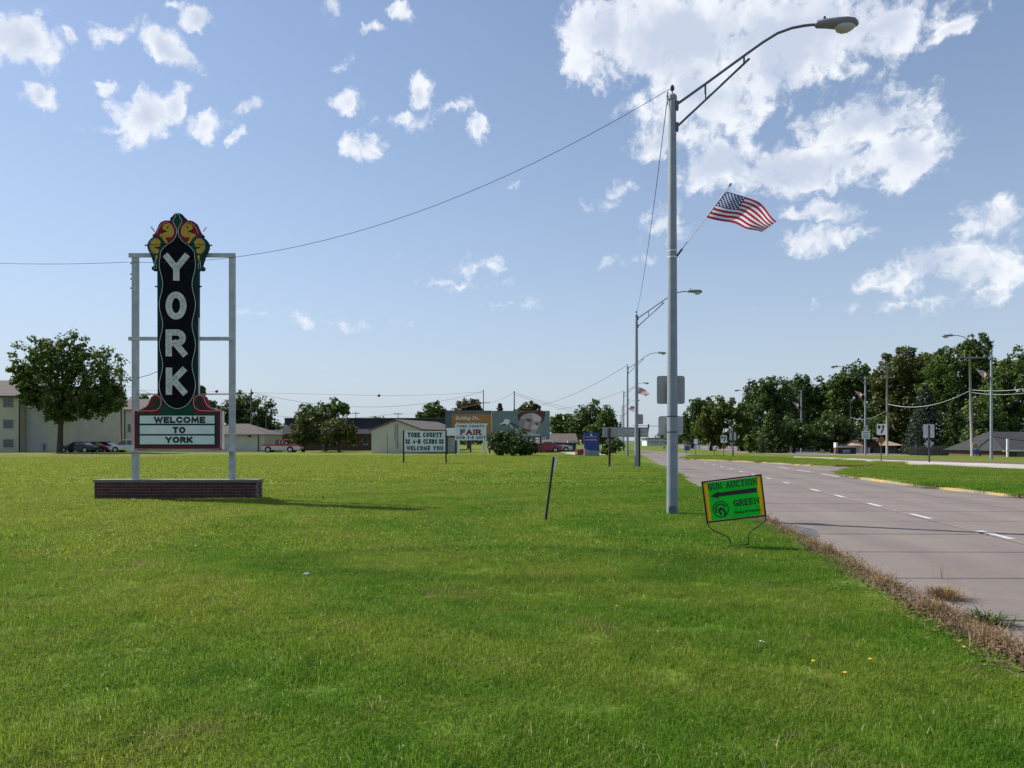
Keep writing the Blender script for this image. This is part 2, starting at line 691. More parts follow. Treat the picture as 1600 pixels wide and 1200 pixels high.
# width, strokes, closed strokes, serif feet (x, y)
GLY = {
    'A': (.8, [[(0, 0), (.4, 1), (.8, 0)], [(.16, .33), (.64, .33)]], [], [(0, 0), (.8, 0)]),
    'B': (.62, [[(0, 0), (0, 1)], [(0, 1), (.35, 1)] + arc(.35, .77, .23, .23, 90, -90) + [(0, .54)], [(.3, .54)] + arc(.35, .27, .27, .27, 90, -90) + [(0, 0)]], [], []),
    'C': (.72, [arc(.4, .5, .4, .5, 42, 318, 14)], [], []),
    'E': (.58, [[(0, 0), (0, 1)], [(0, 1), (.58, 1)], [(0, .52), (.48, .52)], [(0, 0), (.58, 0)]], [], [(0, 0), (0, 1)]),
    'F': (.58, [[(0, 0), (0, 1)], [(0, 1), (.58, 1)], [(0, .52), (.46, .52)]], [], [(0, 0), (0, 1)]),
    'G': (.78, [arc(.4, .5, .4, .5, 42, 335, 14), [(.45, .42), (.78, .42)], [(.76, .42), (.76, .05)]], [], []),
    'H': (.7, [[(0, 0), (0, 1)], [(.7, 0), (.7, 1)], [(0, .5), (.7, .5)]], [], []),
    'I': (.1, [[(.05, 0), (.05, 1)]], [], [(.05, 0), (.05, 1)]),
    'K': (.7, [[(0, 0), (0, 1)], [(.66, 1), (.05, .38)], [(.22, .55), (.7, 0)]], [], [(0, 0), (0, 1), (.7, 0)]),
    'L': (.55, [[(0, 1), (0, 0), (.55, 0)]], [], [(0, 1)]),
    'M': (.9, [[(0, 0), (.08, 1), (.45, .2), (.82, 1), (.9, 0)]], [], [(0, 0), (.9, 0)]),
    'N': (.74, [[(0, 0), (0, 1), (.74, 0), (.74, 1)]], [], [(0, 0), (.74, 1)]),
    'O': (.84, [], [ring(.42, .5, .42, .5)], []),
    'R': (.66, [[(0, 0), (0, 1)], [(0, 1), (.36, 1)] + arc(.36, .74, .26, .26, 90, -90) + [(0, .48)], [(.3, .48), (.66, 0)]], [], [(0, 0), (0, 1), (.66, 0)]),
    'S': (.6, [arc(.3, .75, .28, .25, 40, 250, 10) + arc(.3, .26, .3, .26, 80, -140, 10)], [], []),
    'T': (.7, [[(0, 1), (.7, 1)], [(.35, 1), (.35, 0)]], [], [(.35, 0)]),
    'U': (.72, [[(0, 1), (0, .36)] + arc(.36, .36, .36, .36, 180, 360)[1:] + [(.72, 1)]], [], [(0, 1), (.72, 1)]),
    'W': (1.1, [[(0, 1), (.28, 0), (.55, .9), (.82, 0), (1.1, 1)]], [], [(0, 1), (1.1, 1)]),
    'Y': (.78, [[(0, 1), (.39, .45), (.78, 1)], [(.39, .5), (.39, 0)]], [], [(0, 1), (.78, 1), (.39, 0)]),
    '0': (.6, [], [ring(.3, .5, .3, .5)], []),
    '1': (.3, [[(0, .8), (.2, 1), (.2, 0)]], [], []),
    '2': (.58, [arc(.29, .72, .28, .28, 160, -30) + [(0, 0), (.58, 0)]], [], []),
    '3': (.55, [arc(.26, .75, .26, .25, 150, -80), arc(.26, .26, .29, .26, 80, -150)], [], []),
    '4': (.62, [[(.46, 0), (.46, 1), (0, .32), (.62, .32)]], [], []),
    '6': (.58, [arc(.45, .5, .42, .5, 95, 180), ], [ring(.29, .3, .29, .3)], []),
    '7': (.58, [[(0, 1), (.58, 1), (.2, 0)]], [], []),
    '-': (.32, [[(0, .48), (.32, .48)]], [], []),
    ' ': (.35, [], [], []),
}


def letter_mb(ch, x, z, h, sx, t, y0, d, serif=0.0):
    """one letter with its lower left at (x, z); returns mesh and advance"""
    w, st, cl, sf = GLY[ch]
    mb = MB()
    iw = w * sx * h
    def mp(p):
        return (x + t / 2 + p[0] * sx * h, z + t / 2 + p[1] * (h - t))
    k = 0
    for s_ in st:
        mb.ribbon([mp(p) for p in s_], t, y0 - k * .0007, d + k * .0007, False, t / 2 * .98)
        k += 1
    for s_ in cl:
        mb.ribbon([mp(p) for p in s_], t, y0 - k * .0007, d + k * .0007, True)
        k += 1
    if serif:
        for p in sf:
            q = mp(p)
            zz = q[1] - t / 2 + serif * .5 if p[1] < .5 else q[1] + t / 2 - serif * .5
            mb.ribbon([(q[0] - t * 1.05, zz), (q[0] + t * 1.05, zz)], serif, y0 - k * .0007, d + k * .0007)
            k += 1
    return mb, iw + t


def text_width(txt, h, sx, t, gap):
    return sum(GLY[c][0] * sx * h + t + gap for c in txt) - gap


def put_text(txt, x0, x1, z, h, t, y0, d, mat, parent, sx=None, serif=0.0, gap=None, each=False, name='lettering'):
    """spread a line of letters between x0 and x1"""
    gap = h * .14 if gap is None else gap
    n = len(txt)
    base = sum(GLY[c][0] for c in txt) * h
    if sx is None:
        sx = ((x1 - x0) - n * t - (n - 1) * gap) / base
    x = x0
    whole = MB()
    for c in txt:
        mb, adv = letter_mb(c, x, z, h, sx, t, y0, d, serif)
        if mb.v:
            if each:
                obj('letter', mb, mat, parent)
            else:
                whole.add(mb.v, mb.f)
        x += adv + gap
    if not each:
        return obj(name, whole, mat, parent)


def font_text(txt, x0, x1, z, h, y, mat, parent, name='lettering', shear=0.0, bold=0.0):
    cu = bpy.data.curves.new('text', 'FONT')
    cu.body = txt
    cu.size = 1.0
    cu.shear = shear
    cu.offset = bold
    cu.extrude = 0.004
    o = bpy.data.objects.new('text', cu)
    COL.objects.link(o)
    dg = bpy.context.evaluated_depsgraph_get()
    me = bpy.data.meshes.new_from_object(o.evaluated_get(dg))
    bpy.data.objects.remove(o)
    vs = np.zeros(len(me.vertices) * 3, dtype=np.float32)
    me.vertices.foreach_get('co', vs)
    vs = vs.reshape(-1, 3)
    mn, mx = vs.min(0), vs.max(0)
    out = np.zeros_like(vs)
    out[:, 0] = x0 + (vs[:, 0] - mn[0]) / (mx[0] - mn[0]) * (x1 - x0)
    out[:, 2] = z + (vs[:, 1] - mn[1]) / (mx[1] - mn[1]) * h
    out[:, 1] = y - vs[:, 2]
    me.vertices.foreach_set('co', out.ravel())
    me.materials.clear()
    me.update()
    return obj(name, me, mat, parent)


# ------------------------------------------------------------------ ground, lawn, road
m_far = M('far_grass', (.085, .105, .03), .95, .3, .08)
mb = MB().add([(-3000, -60, -.9), (3000, -60, -.9), (3000, 4000, -.9), (-3000, 4000, -.9)], [(0, 1, 2, 3)])
tag(obj('ground', mb, m_far), kind='structure')

CURB_U = 3.05
ROAD_Z = -0.09
FAR_U = 11.3


def ground_sheet(name, mat, us, ts, zoff=0.0, clip=None):
    V, Fc = [], []
    for t in ts:
        for u in us:
            x, y = ut(u, t)
            V.append((x, y, gz(x, y) + zoff))
    n = len(us)
    for i in range(len(ts) - 1):
        for j in range(n - 1):
            Fc.append((i * n + j, i * n + j + 1, (i + 1) * n + j + 1, (i + 1) * n + j))
    mb = MB().add(V, Fc)
    return tag(obj(name, mb, mat, smooth=True), kind='structure')


def span(a, b, n, p=1.0):
    return [a + (b - a) * (i / n) ** p for i in range(n + 1)]


us = [-300, -200, -140, -100, -75] + span(-60, -14, 36) + span(-13.4, CURB_U, 40)
ts = span(-12, 2, 10) + span(2.5, 30, 60) + span(31, 110, 60) + [130, 160, 210, 280, 400]
lawn = ground_sheet('lawn', m_lawn, us, ts)


def poly_sheet(name, pts, mat, z, kind='structure', skirt=0.0, parent=None):
    """flat sheet from ground points, with a skirt down all round"""
    n = len(pts)
    vs = [(p[0], p[1], z) for p in pts]
    fs = [tuple(range(n))]
    area = sum(pts[i][0] * pts[(i + 1) % n][1] - pts[(i + 1) % n][0] * pts[i][1] for i in range(n))
    if area < 0:
        fs = [tuple(reversed(range(n)))]
    if skirt:
        vs += [(p[0], p[1], z - skirt) for p in pts]
        for i in range(n):
            j = (i + 1) % n
            fs.append((i, j, j + n, i + n))
    o = obj(name, MB().add(vs, fs), mat, parent)
    if kind:
        tag(o, kind=kind)
    return o


m_tar = M('joint_tar', (.035, .033, .031), .9, .3, 9)


def concrete_mat(name, col):
    m = bpy.data.materials.new(name)
    m.use_nodes = True
    N, L = m.node_tree.nodes, m.node_tree.links
    b = N['Principled BSDF']
    b.inputs['Roughness'].default_value = .85
    b.inputs['Specular IOR Level'].default_value = .25
    g = N.new('ShaderNodeNewGeometry')
    oi = N.new('ShaderNodeObjectInfo')

    def nz(s, d, r=.6):
        n = N.new('ShaderNodeTexNoise')
        n.inputs['Scale'].default_value = s
        n.inputs['Detail'].default_value = d
        n.inputs['Roughness'].default_value = r
        L.new(g.outputs['Position'], n.inputs['Vector'])
        return n.outputs['Fac']
    a, c, e = nz(.35, 5), nz(45, 3, .7), nz(3.0, 5)

    def mth(op, p, q, r=None):
        n = N.new('ShaderNodeMath')
        n.operation = op
        for i, v in enumerate((p, q, r)):
            if v is None:
                continue
            if isinstance(v, (int, float)):
                n.inputs[i].default_value = v
            else:
                L.new(v, n.inputs[i])
        return n.outputs[0]
    s = mth('ADD', mth('MULTIPLY', a, .5), mth('MULTIPLY', e, .35))
    s = mth('ADD', s, mth('MULTIPLY', c, .5))
    s = mth('ADD', s, mth('MULTIPLY', oi.outputs['Random'], .16))
    dt = N.new('ShaderNodeVectorMath')
    dt.operation = 'DOT_PRODUCT'
    dt.inputs[1].default_value = tuple(RR)
    L.new(g.outputs['Position'], dt.inputs[0])
    wear = mth('SINE', mth('MULTIPLY_ADD', dt.outputs['Value'], 3.59, 2.0), 0.0)
    s = mth('ADD', s, mth('MULTIPLY', wear, .055))
    st_ = N.new('ShaderNodeMapping')
    st_.inputs['Rotation'].default_value = (0, 0, ROAD_A)
    st_.inputs['Scale'].default_value = (1.6, .12, 1)
    L.new(g.outputs['Position'], st_.inputs['Vector'])
    ns_ = N.new('ShaderNodeTexNoise')
    ns_.inputs['Scale'].default_value = 1.0
    ns_.inputs['Detail'].default_value = 5
    L.new(st_.outputs[0], ns_.inputs['Vector'])
    s = mth('ADD', s, mth('MULTIPLY_ADD', ns_.outputs['Fac'], .5, -.25))
    mr = N.new('ShaderNodeMapRange')
    mr.inputs['From Min'].default_value = .45
    mr.inputs['From Max'].default_value = 1.05
    L.new(s, mr.inputs['Value'])
    mx = N.new('ShaderNodeMix')
    mx.data_type = 'RGBA'
    mx.inputs['A'].default_value = (col[0] * .78, col[1] * .77, col[2] * .77, 1)
    mx.inputs['B'].default_value = (col[0] * 1.2, col[1] * 1.19, col[2] * 1.17, 1)
    L.new(mr.outputs[0], mx.inputs['Factor'])
    # hair cracks
    vo = N.new('ShaderNodeTexVoronoi')
    vo.feature = 'DISTANCE_TO_EDGE'
    vo.inputs['Scale'].default_value = .33
    wv = N.new('ShaderNodeVectorMath')
    wv.operation = 'ADD'
    nn = N.new('ShaderNodeTexNoise')
    nn.inputs['Scale'].default_value = 1.3
    nn.inputs['Detail'].default_value = 5
    L.new(g.outputs['Position'], nn.inputs['Vector'])
    L.new(g.outputs['Position'], wv.inputs[0])
    L.new(nn.outputs['Color'], wv.inputs[1])
    L.new(wv.outputs[0], vo.inputs['Vector'])
    ck = N.new('ShaderNodeMapRange')
    ck.inputs['From Min'].default_value = .0
    ck.inputs['From Max'].default_value = .006
    ck.inputs['To Min'].default_value = .55
    ck.inputs['To Max'].default_value = 0.0
    L.new(vo.outputs['Distance'], ck.inputs['Value'])
    gate = N.new('ShaderNodeMapRange')
    gate.inputs['From Min'].default_value = .5
    gate.inputs['From Max'].default_value = .62
    L.new(a, gate.inputs['Value'])
    mx2 = N.new('ShaderNodeMix')
    mx2.data_type = 'RGBA'
    mx2.inputs['B'].default_value = (.07, .065, .06, 1)
    L.new(mth('MULTIPLY', ck.outputs[0], gate.outputs[0]), mx2.inputs['Factor'])
    L.new(mx.outputs['Result'], mx2.inputs['A'])
    L.new(mx2.outputs['Result'], b.inputs['Base Color'])
    bp = N.new('ShaderNodeBump')
    bp.inputs['Strength'].default_value = .35
    bp.inputs['Distance'].default_value = .01
    L.new(c, bp.inputs['Height'])
    L.new(bp.outputs[0], b.inputs['Normal'])
    return m


m_conc = concrete_mat('road_concrete', (.196, .166, .150))
m_curb = M('kerb_concrete', (.17, .145, .12), .9, .25, 5, .4)

# bed of the road: the dark filler that shows in the joints
road_pts = [ut(CURB_U - .05, -12), ut(CURB_U - .05, 420), ut(40, 420), ut(40, -12)]
road = poly_sheet('road', road_pts, m_tar, ROAD_Z - .012)
# far stretch and crossover: slabs too far away to tell apart
JOINT = .05
LANES = [(CURB_U, 6.565), (6.635, FAR_U + .5)]
skew = math.tan(ROAD_A)           # joints run square to the picture, a little askew to the road
SL = 2.16
T0 = -1.2
NSLAB = 24


def slab_mesh(u0, u1, t0, t1, top):
    mbx = MB()
    c = []
    for (u, t) in ((u0, t0), (u1, t0), (u1, t1), (u0, t1)):
        tt = t + (u - CURB_U) * skew * .9
        x, y = ut(u, tt)
        c.append((x, y))
    e = .006
    vs = [(x, y, ROAD_Z - .05) for x, y in c] + [(x, y, top - e) for x, y in c]
    mx_, my_ = sum(p[0] for p in c) / 4, sum(p[1] for p in c) / 4
    vs += [(x + (mx_ - x) * .006, y + (my_ - y) * .006, top) for x, y in c]
    fs = [(8, 9, 10, 11)]
    for i in range(4):
        j = (i + 1) % 4
        fs.append((i, j, j + 4, i + 4))
        fs.append((i + 4, j + 4, j + 8, i + 8))
    return mbx.add(vs, fs)


rs = random.Random(3)
for li, (u0, u1) in enumerate(LANES):
    for i in range(NSLAB):
        t0 = T0 + i * SL + JOINT / 2
        t1 = T0 + (i + 1) * SL - JOINT / 2
        obj('slab', slab_mesh(u0, u1, t0, t1, ROAD_Z + rs.uniform(-.0015, .0015)), m_conc, road)
TE = T0 + NSLAB * SL
for li, (u0, u1) in enumerate(LANES):
    o = obj('far_pavement', slab_mesh(u0, u1, TE + JOINT / 2, 420, ROAD_Z), m_conc, road)
# turning lane pavement and second carriageway beyond the median
obj('outer_pavement', slab_mesh(FAR_U + .54, 34, -8, 420, ROAD_Z - .002), m_conc, road)

# dotted white lane line
m_paint = M('white_road_paint', (.52, .51, .485), .8, .3, 22)
k = 0
dash_t = [(13.3, 12.2), (16.35, 15.35), (19.1, 18.2), (22.0, 21.1), (24.7, 23.7), (28.7, 27.8), (32, 31.1), (35.3, 34.4), (38.8, 37.9), (42.2, 41.3), (45.8, 44.9),
          (10.3, 9.2), (49.5, 48.5), (54, 53)]
for (a, b) in dash_t:
    ta, tb = a * 1.05, b * 1.05
    q = []
    for (u, t) in ((6.66, tb), (6.79, tb), (6.79, ta), (6.66, ta)):
        tt = t + .9
        x, y = ut(u, tt)
        q.append((x, y, ROAD_Z + .006))
    obj('lane_dash', MB().add(q, [(0, 1, 2, 3)]), m_paint, road)
for i in range(3):
    q = [ut(10.2, 36 + i * 5), ut(10.35, 36 + i * 5), ut(10.35, 39 + i * 5), ut(10.2, 39 + i * 5)]
    obj('lane_dash', MB().add([(x, y, ROAD_Z + .006) for x, y in q], [(0, 1, 2, 3)]), m_paint, road)
# darker patch of repaired asphalt at the gutter
m_asph = M('asphalt_patch', (.09, .09, .10), .9, .35, 6, .3)
poly_sheet('asphalt_patch', [ut(3.12, 15.2), ut(3.5, 15.5), ut(3.75, 14.6), ut(3.55, 13.6), ut(3.12, 13.2)], m_asph, ROAD_Z + .0045, None, 0, road)

# kerb along the lawn, each casting a piece of its own
kerb = thing('kerb', 'weathered concrete kerb between the lawn and the road', 'kerb', (0, 0, 0))
for i in range(26):
    t0, t1 = -4 + i * 4.0, -4 + (i + 1) * 4.0 - .012
    mbk = MB()
    c = [ut(CURB_U - .13, t0), ut(CURB_U + .01, t0), ut(CURB_U + .01, t1), ut(CURB_U - .13, t1)]
    vs = [(x, y, -.3) for x, y in c] + [(x, y, .005 if q in (1, 2) else .02) for q, (x, y) in enumerate(c)]
    mbk.add(vs, [(4, 5, 6, 7), (0, 1, 5, 4), (1, 2, 6, 5), (2, 3, 7, 6), (3, 0, 4, 7)])
    obj('kerb_stone', mbk, m_curb, kerb, bevel=.015)

# medians
med1 = [GP(1600, 773), GP(1480, 761), GP(1400, 752), GP(1345, 745), GP(1322, 740.5), GP(1318, 737.5), GP(1335, 733), GP(1400, 728.3), GP(1460, 729.5), GP(1600, 737)]
med1 = [(18.2, 14), (16.2, 18)] + [(p.x, p.y) for p in med1] + [(34, 26), (30, 14)]
med2 = [GP(1072, 716), GP(1090, 717.2), GP(1140, 718.8), GP(1200, 722), GP(1270, 726), GP(1330, 727.5), GP(1400, 726.8), GP(1420, 724), GP(1330, 719.5), GP(1240, 716.5), GP(1160, 713.6), GP(1080, 711.5)]
med2 = [(p.x, p.y) for p in med2]
m_verge = m_lawn
median1 = poly_sheet('median', med1, m_verge, .05, 'structure', .4)
median2 = poly_sheet('median_strip', med2, m_verge, .05, 'structure', .4)
# verge beyond the second carriageway
vg = [GP(1160, 712.6), GP(1290, 716.4), GP(1420, 722.2), GP(1600, 728.6)]
vg = [(p.x, p.y) for p in vg]
vfull = [(vg[0][0] - 14, 140), vg[0], vg[1], vg[2], vg[3], (47, 20), (160, 20), (300, 420), (60, 420)]
V, Fc = [], []
nn = 40
edge = [(60, 420), (22, 200), vg[0], vg[1], vg[2], vg[3], (47, 12)]
cum = [0]
for i in range(len(edge) - 1):
    cum.append(cum[-1] + math.dist(edge[i], edge[i + 1]))
vrows = []
for i in range(61):
    s_ = cum[-1] * i / 60
    j = max(q for q in range(len(cum)) if cum[q] <= s_ + 1e-6)
    j = min(j, len(edge) - 2)
    f = (s_ - cum[j]) / (cum[j + 1] - cum[j])
    ex, ey = edge[j][0] + (edge[j + 1][0] - edge[j][0]) * f, edge[j][1] + (edge[j + 1][1] - edge[j][1]) * f
    row = []
    for off in (0, .6, 2, 5, 10, 20, 40, 80, 160, 320):
        x, y = ex + off, ey + off * .35
        row.append((x, y, gz(x, y) + .03))
    vrows.append(row)
nv = len(vrows[0])
V = [p for r in vrows for p in r]
Fc = [(i * nv + j, (i + 1) * nv + j, (i + 1) * nv + j + 1, i * nv + j + 1) for i in range(60) for j in range(nv - 1)]
V += [(r[0][0], r[0][1], r[0][2] - .5) for r in vrows]
o0 = 61 * nv
Fc += [(i * nv, o0 + i, o0 + i + 1, (i + 1) * nv) for i in range(60)]
tag(obj('verge', MB().add(V, Fc), m_verge, smooth=False), kind='structure')
# pale second carriageway seen edge-on, and the strip of bare soil along it
m_pale = M('pale_concrete', (.42, .39, .34), .9, .15, .6)
c2 = [GP(1255, 717.5, -.02), GP(1290, 719.4, -.02), GP(1420, 726.2, -.02), GP(1600, 733.2, -.02), GP(1900, 744, -.02), GP(1900, 737, -.02), GP(1600, 728.6, -.02), GP(1420, 722.4, -.02), GP(1290, 716.8, -.02), GP(1240, 715.5, -.02)]
m_soil = M('bare_soil', (.13, .075, .045), .95, .35, 1.2, .5)
poly_sheet('far_carriageway', [(p.x, p.y) for p in c2], m_pale, .10, 'structure', .1)
soil = [GP(1330, 717.6), GP(1420, 721.8), GP(1600, 728.2), GP(1900, 737), GP(1900, 731), GP(1600, 725.2), GP(1450, 719.6), GP(1330, 716.2)]
poly_sheet('soil_strip', [(p.x, p.y) for p in soil], m_soil, .11, 'structure', .1)

# yellow painted kerbs of the medians, patchy and overgrown
m_yellow = bpy.data.materials.new('worn_yellow_paint')
m_yellow.use_nodes = True
_N, _L = m_yellow.node_tree.nodes, m_yellow.node_tree.links
_g = _N.new('ShaderNodeNewGeometry')
_n = _N.new('ShaderNodeTexNoise')
_n.inputs['Scale'].default_value = 1.1
_n.inputs['Detail'].default_value = 6
_L.new(_g.outputs['Position'], _n.inputs['Vector'])
_r = _N.new('ShaderNodeMapRange')
_r.inputs['From Min'].default_value = .38
_r.inputs['From Max'].default_value = .55
_L.new(_n.outputs['Fac'], _r.inputs['Value'])
_x = _N.new('ShaderNodeMix')
_x.data_type = 'RGBA'
_x.inputs['A'].default_value = (.52, .38, .13, 1)
_x.inputs['B'].default_value = (.33, .28, .19, 1)
_L.new(_r.outputs[0], _x.inputs['Factor'])
_L.new(_x.outputs['Result'], _N['Principled BSDF'].inputs['Base Color'])
_N['Principled BSDF'].inputs['Roughness'].default_value = .8


def median_kerb(pts, label):
    th = thing('median_kerb', label, 'kerb', (0, 0, 0))
    cx = sum(p[0] for p in pts) / len(pts)
    for i in range(len(pts) - 1):
        a, b = Vector(pts[i]), Vector(pts[i + 1])
        n_ = max(1, int((b - a).length / 2.4))
        for q in range(n_):
            p0, p1 = a.lerp(b, q / n_), a.lerp(b, (q + 1) / n_ - .004)
            dv = (p1 - p0).normalized()
            nr = Vector((-dv.y, dv.x))
            if nr.dot(Vector((1, .3))) < 0:
                nr = -nr
            w0 = nr * .02
            w1 = nr * -.16
            h = rs.uniform(-.045, -.005)
            c = [p0 + w0, p1 + w0, p1 + w1, p0 + w1]
            vs = [(v.x, v.y, -.2) for v in c] + [(v.x, v.y, h) for v in c]
            obj('kerb_stone', MB().add(vs, [(4, 5, 6, 7), (0, 1, 5, 4), (1, 2, 6, 5), (2, 3, 7, 6), (3, 0, 4, 7)]), m_yellow, th)


median_kerb(med1[1:9], 'worn yellow kerb round the nose of the wide grass median')
median_kerb(med2[0:8], 'worn yellow kerb along the far grass median with the signs')

# ------------------------------------------------------------------ grass (real blades, too many to count)
def blade_tile(name, size, n, hmin, hmax, width, seed, mat, lean=.6, soft=.12):
    r = np.random.default_rng(seed)
    px_ = r.uniform(-.5, .5, n) * size + r.normal(0, soft * size, n)
    py_ = r.uniform(-.5, .5, n) * size + r.normal(0, soft * size, n)
    h = r.uniform(hmin, hmax, n) * r.choice([.6, .8, 1, 1, 1.2, 1.6], n)
    a = r.uniform(0, 2 * np.pi, n)
    ld = r.uniform(0, 2 * np.pi, n)
    ln = np.abs(r.normal(0, lean, n)) * h
    w = width * r.uniform(.6, 1.3, n)
    dx, dy = np.cos(a) * w / 2, np.sin(a) * w / 2
    lx, ly = np.cos(ld) * ln, np.sin(ld) * ln
    V = np.zeros((n, 5, 3))
    V[:, 0] = np.stack([px_ - dx, py_ - dy, np.full(n, -.015)], 1)
    V[:, 1] = np.stack([px_ + dx, py_ + dy, np.full(n, -.015)], 1)
    V[:, 2] = np.stack([px_ + dx * .8 + lx * .35, py_ + dy * .8 + ly * .35, h * .6], 1)
    V[:, 3] = np.stack([px_ - dx * .8 + lx * .35, py_ - dy * .8 + ly * .35, h * .6], 1)
    V[:, 4] = np.stack([px_ + lx, py_ + ly, h * (1 - .25 * np.minimum(1, ln / h))], 1)
    b = (np.arange(n) * 5)[:, None]
    T = np.concatenate([b + np.array([[0, 1, 2]]), b + np.array([[0, 2, 3]]), b + np.array([[3, 2, 4]])], 0)
    me = np_mesh(name, V.reshape(-1, 3), T)
    me.materials.append(mat)
    return me


def scatter(name, label, pts, rots, scales, meshes, cat='grass'):
    """one mesh of points; geometry nodes put a tuft on each"""
    coll = bpy.data.collections.new(name + '_tufts')
    for i, me in enumerate(meshes):
        coll.objects.link(bpy.data.objects.new(name + '_tuft', me))
    me = bpy.data.meshes.new(name)
    me.from_pydata([tuple(p) for p in pts], [], [])
    for an, ty, data in (('rot', 'FLOAT_VECTOR', rots), ('scl', 'FLOAT_VECTOR', scales)):
        at = me.attributes.new(an, ty, 'POINT')
        at.data.foreach_set('vector', np.asarray(data, dtype=np.float32).ravel())
    o = bpy.data.objects.new(name, me)
    COL.objects.link(o)
    tag(o, label, cat, kind='stuff')
    ng = bpy.data.node_groups.new(name, 'GeometryNodeTree')
    ng.interface.new_socket('Geometry', in_out='INPUT', socket_type='NodeSocketGeometry')
    ng.interface.new_socket('Geometry', in_out='OUTPUT', socket_type='NodeSocketGeometry')
    N, L = ng.nodes, ng.links
    gi, go = N.new('NodeGroupInput'), N.new('NodeGroupOutput')
    mp = N.new('GeometryNodeMeshToPoints')
    ci = N.new('GeometryNodeCollectionInfo')
    ci.inputs['Collection'].default_value = coll
    ci.inputs['Separate Children'].default_value = True
    ci.inputs['Reset Children'].default_value = True
    io = N.new('GeometryNodeInstanceOnPoints')
    io.inputs['Pick Instance'].default_value = True
    ra = N.new('GeometryNodeInputNamedAttribute')
    ra.data_type = 'FLOAT_VECTOR'
    ra.inputs['Name'].default_value = 'rot'
    sa = N.new('GeometryNodeInputNamedAttribute')
    sa.data_type = 'FLOAT_VECTOR'
    sa.inputs['Name'].default_value = 'scl'
    rv = N.new('FunctionNodeRandomValue')
    rv.data_type = 'INT'
    rv.inputs['Min'].default_value = 0 if 'Min' in rv.inputs else 0
    for s_ in rv.inputs:
        if s_.type == 'INT' and s_.name == 'Max' and s_.enabled:
            s_.default_value = len(meshes) - 1
        if s_.type == 'INT' and s_.name == 'Min' and s_.enabled:
            s_.default_value = 0
    er = N.new('FunctionNodeEulerToRotation')
    L.new(gi.outputs[0], mp.inputs[0])
    L.new(mp.outputs[0], io.inputs['Points'])
    L.new(ci.outputs[0], io.inputs['Instance'])
    L.new(ra.outputs['Attribute'], er.inputs[0])
    L.new(er.outputs[0], io.inputs['Rotation'])
    L.new(sa.outputs['Attribute'], io.inputs['Scale'])
    for out_ in rv.outputs:
        if out_.type == 'INT' and out_.enabled:
            L.new(out_, io.inputs['Instance Index'])
    L.new(io.outputs[0], go.inputs[0])
    md = o.modifiers.new('scatter', 'NODES')
    md.node_group = ng
    return o


def vnoise(x, y):
    return .5 + .25 * math.sin(x * 1.7 + 2.1 * math.sin(y * .8)) + .25 * math.sin(y * 2.3 + 1.7 * math.sin(x * 1.1 + 2))


def lawn_points(ymin, ymax, step, margin, seed, umax=CURB_U - .22, hs=1.0, umin=-999):
    r = random.Random(seed)
    P, RO, S = [], [], []
    y = ymin
    while y < ymax:
        half = (HX + margin) / F * y
        x = -half - .5
        while x < half + .5:
            xx, yy = x + r.uniform(-.5, .5) * step, y + r.uniform(-.5, .5) * step
            t, u = tu(xx, yy)
            uu = umax - .1 * vnoise(t * 2, 3)
            base = -12.2 < xx < -6.0 and 19.9 < yy < 20.75      # the brick planter
            if umin < u < uu and not base:
                P.append((xx, yy, gz(xx, yy)))
                RO.append((0, 0, r.uniform(0, 6.283)))
                v = vnoise(xx, yy)
                zs = hs * (.85 + .35 * v) * r.uniform(.85, 1.2)
                S.append((1, 1, zs))
            x += step
        y += step
    return P, RO, S


near_t = [blade_tile('grass_near', .5, 3000, .018, .040, .0045, 10 + i, m_blade, 1.1) for i in range(4)]
P_, R_, S_ = lawn_points(2.6, 10.5, .40, 90, 1)
for q_ in zip(*lawn_points(10.5, 40, .40, 60, 8, umin=CURB_U - 1.3)):
    P_.append(q_[0])
    R_.append(q_[1])
    S_.append(q_[2])
scatter('grass_near', 'short mown green grass blades in the foreground of the lawn', P_, R_, S_, near_t)
mid_t = [blade_tile('grass_mid', 1.0, 3200, .022, .045, .010, 20 + i, m_blade, 1.1) for i in range(4)]
P_, R_, S_ = lawn_points(10.3, 26, .72, 60, 2, CURB_U - .75)
scatter('grass_mid', 'short mown grass round the welcome sign and the lamp post', P_, R_, S_, mid_t)
far_t = [blade_tile('grass_far', 2.4, 3000, .03, .06, .024, 30 + i, m_blade, 1.1) for i in range(3)]
P_, R_, S_ = lawn_points(26, 78, 1.9, 40, 3, CURB_U - 1.5)
scatter('grass_far', 'mown yellowish grass on the far half of the field', P_, R_, S_, far_t)


# grass on the medians
def in_poly(x, y, pts):
    c = False
    for i in range(len(pts)):
        x0, y0 = pts[i]
        x1, y1 = pts[i - 1]
        if (y0 > y) != (y1 > y) and x < (x1 - x0) * (y - y0) / (y1 - y0) + x0:
            c = not c
    return c


P_, R_, S_ = [], [], []
r_ = random.Random(5)
for pts, st in ((med1, .8), (med2, 1.1)):
    x0, x1 = min(p[0] for p in pts), max(p[0] for p in pts)
    y0, y1 = min(p[1] for p in pts), max(p[1] for p in pts)
    x = x0
    while x < x1:
        y = y0
        while y < y1:
            xx, yy = x + r_.uniform(-.5, .5) * st, y + r_.uniform(-.5, .5) * st
            if in_poly(xx, yy, pts) and abs(xx / yy) < .75:
                P_.append((xx, yy, .05))
                R_.append((0, 0, r_.uniform(0, 6.28)))
                S_.append((1, 1, r_.uniform(1.2, 2.2)))
            y += st
        x += st
scatter('median_grass', 'rough unmown grass growing over the median kerbs', P_, R_, S_, mid_t)


# ------------------------------------------------------------------ dead weeds along the gutter
m_dead = M('dead_weed', (.28, .19, .095), .9, .5, 3.0, trans=.15)
m_deadl = M('dry_leaf', (.15, .092, .05), .9, .4, 5.0)


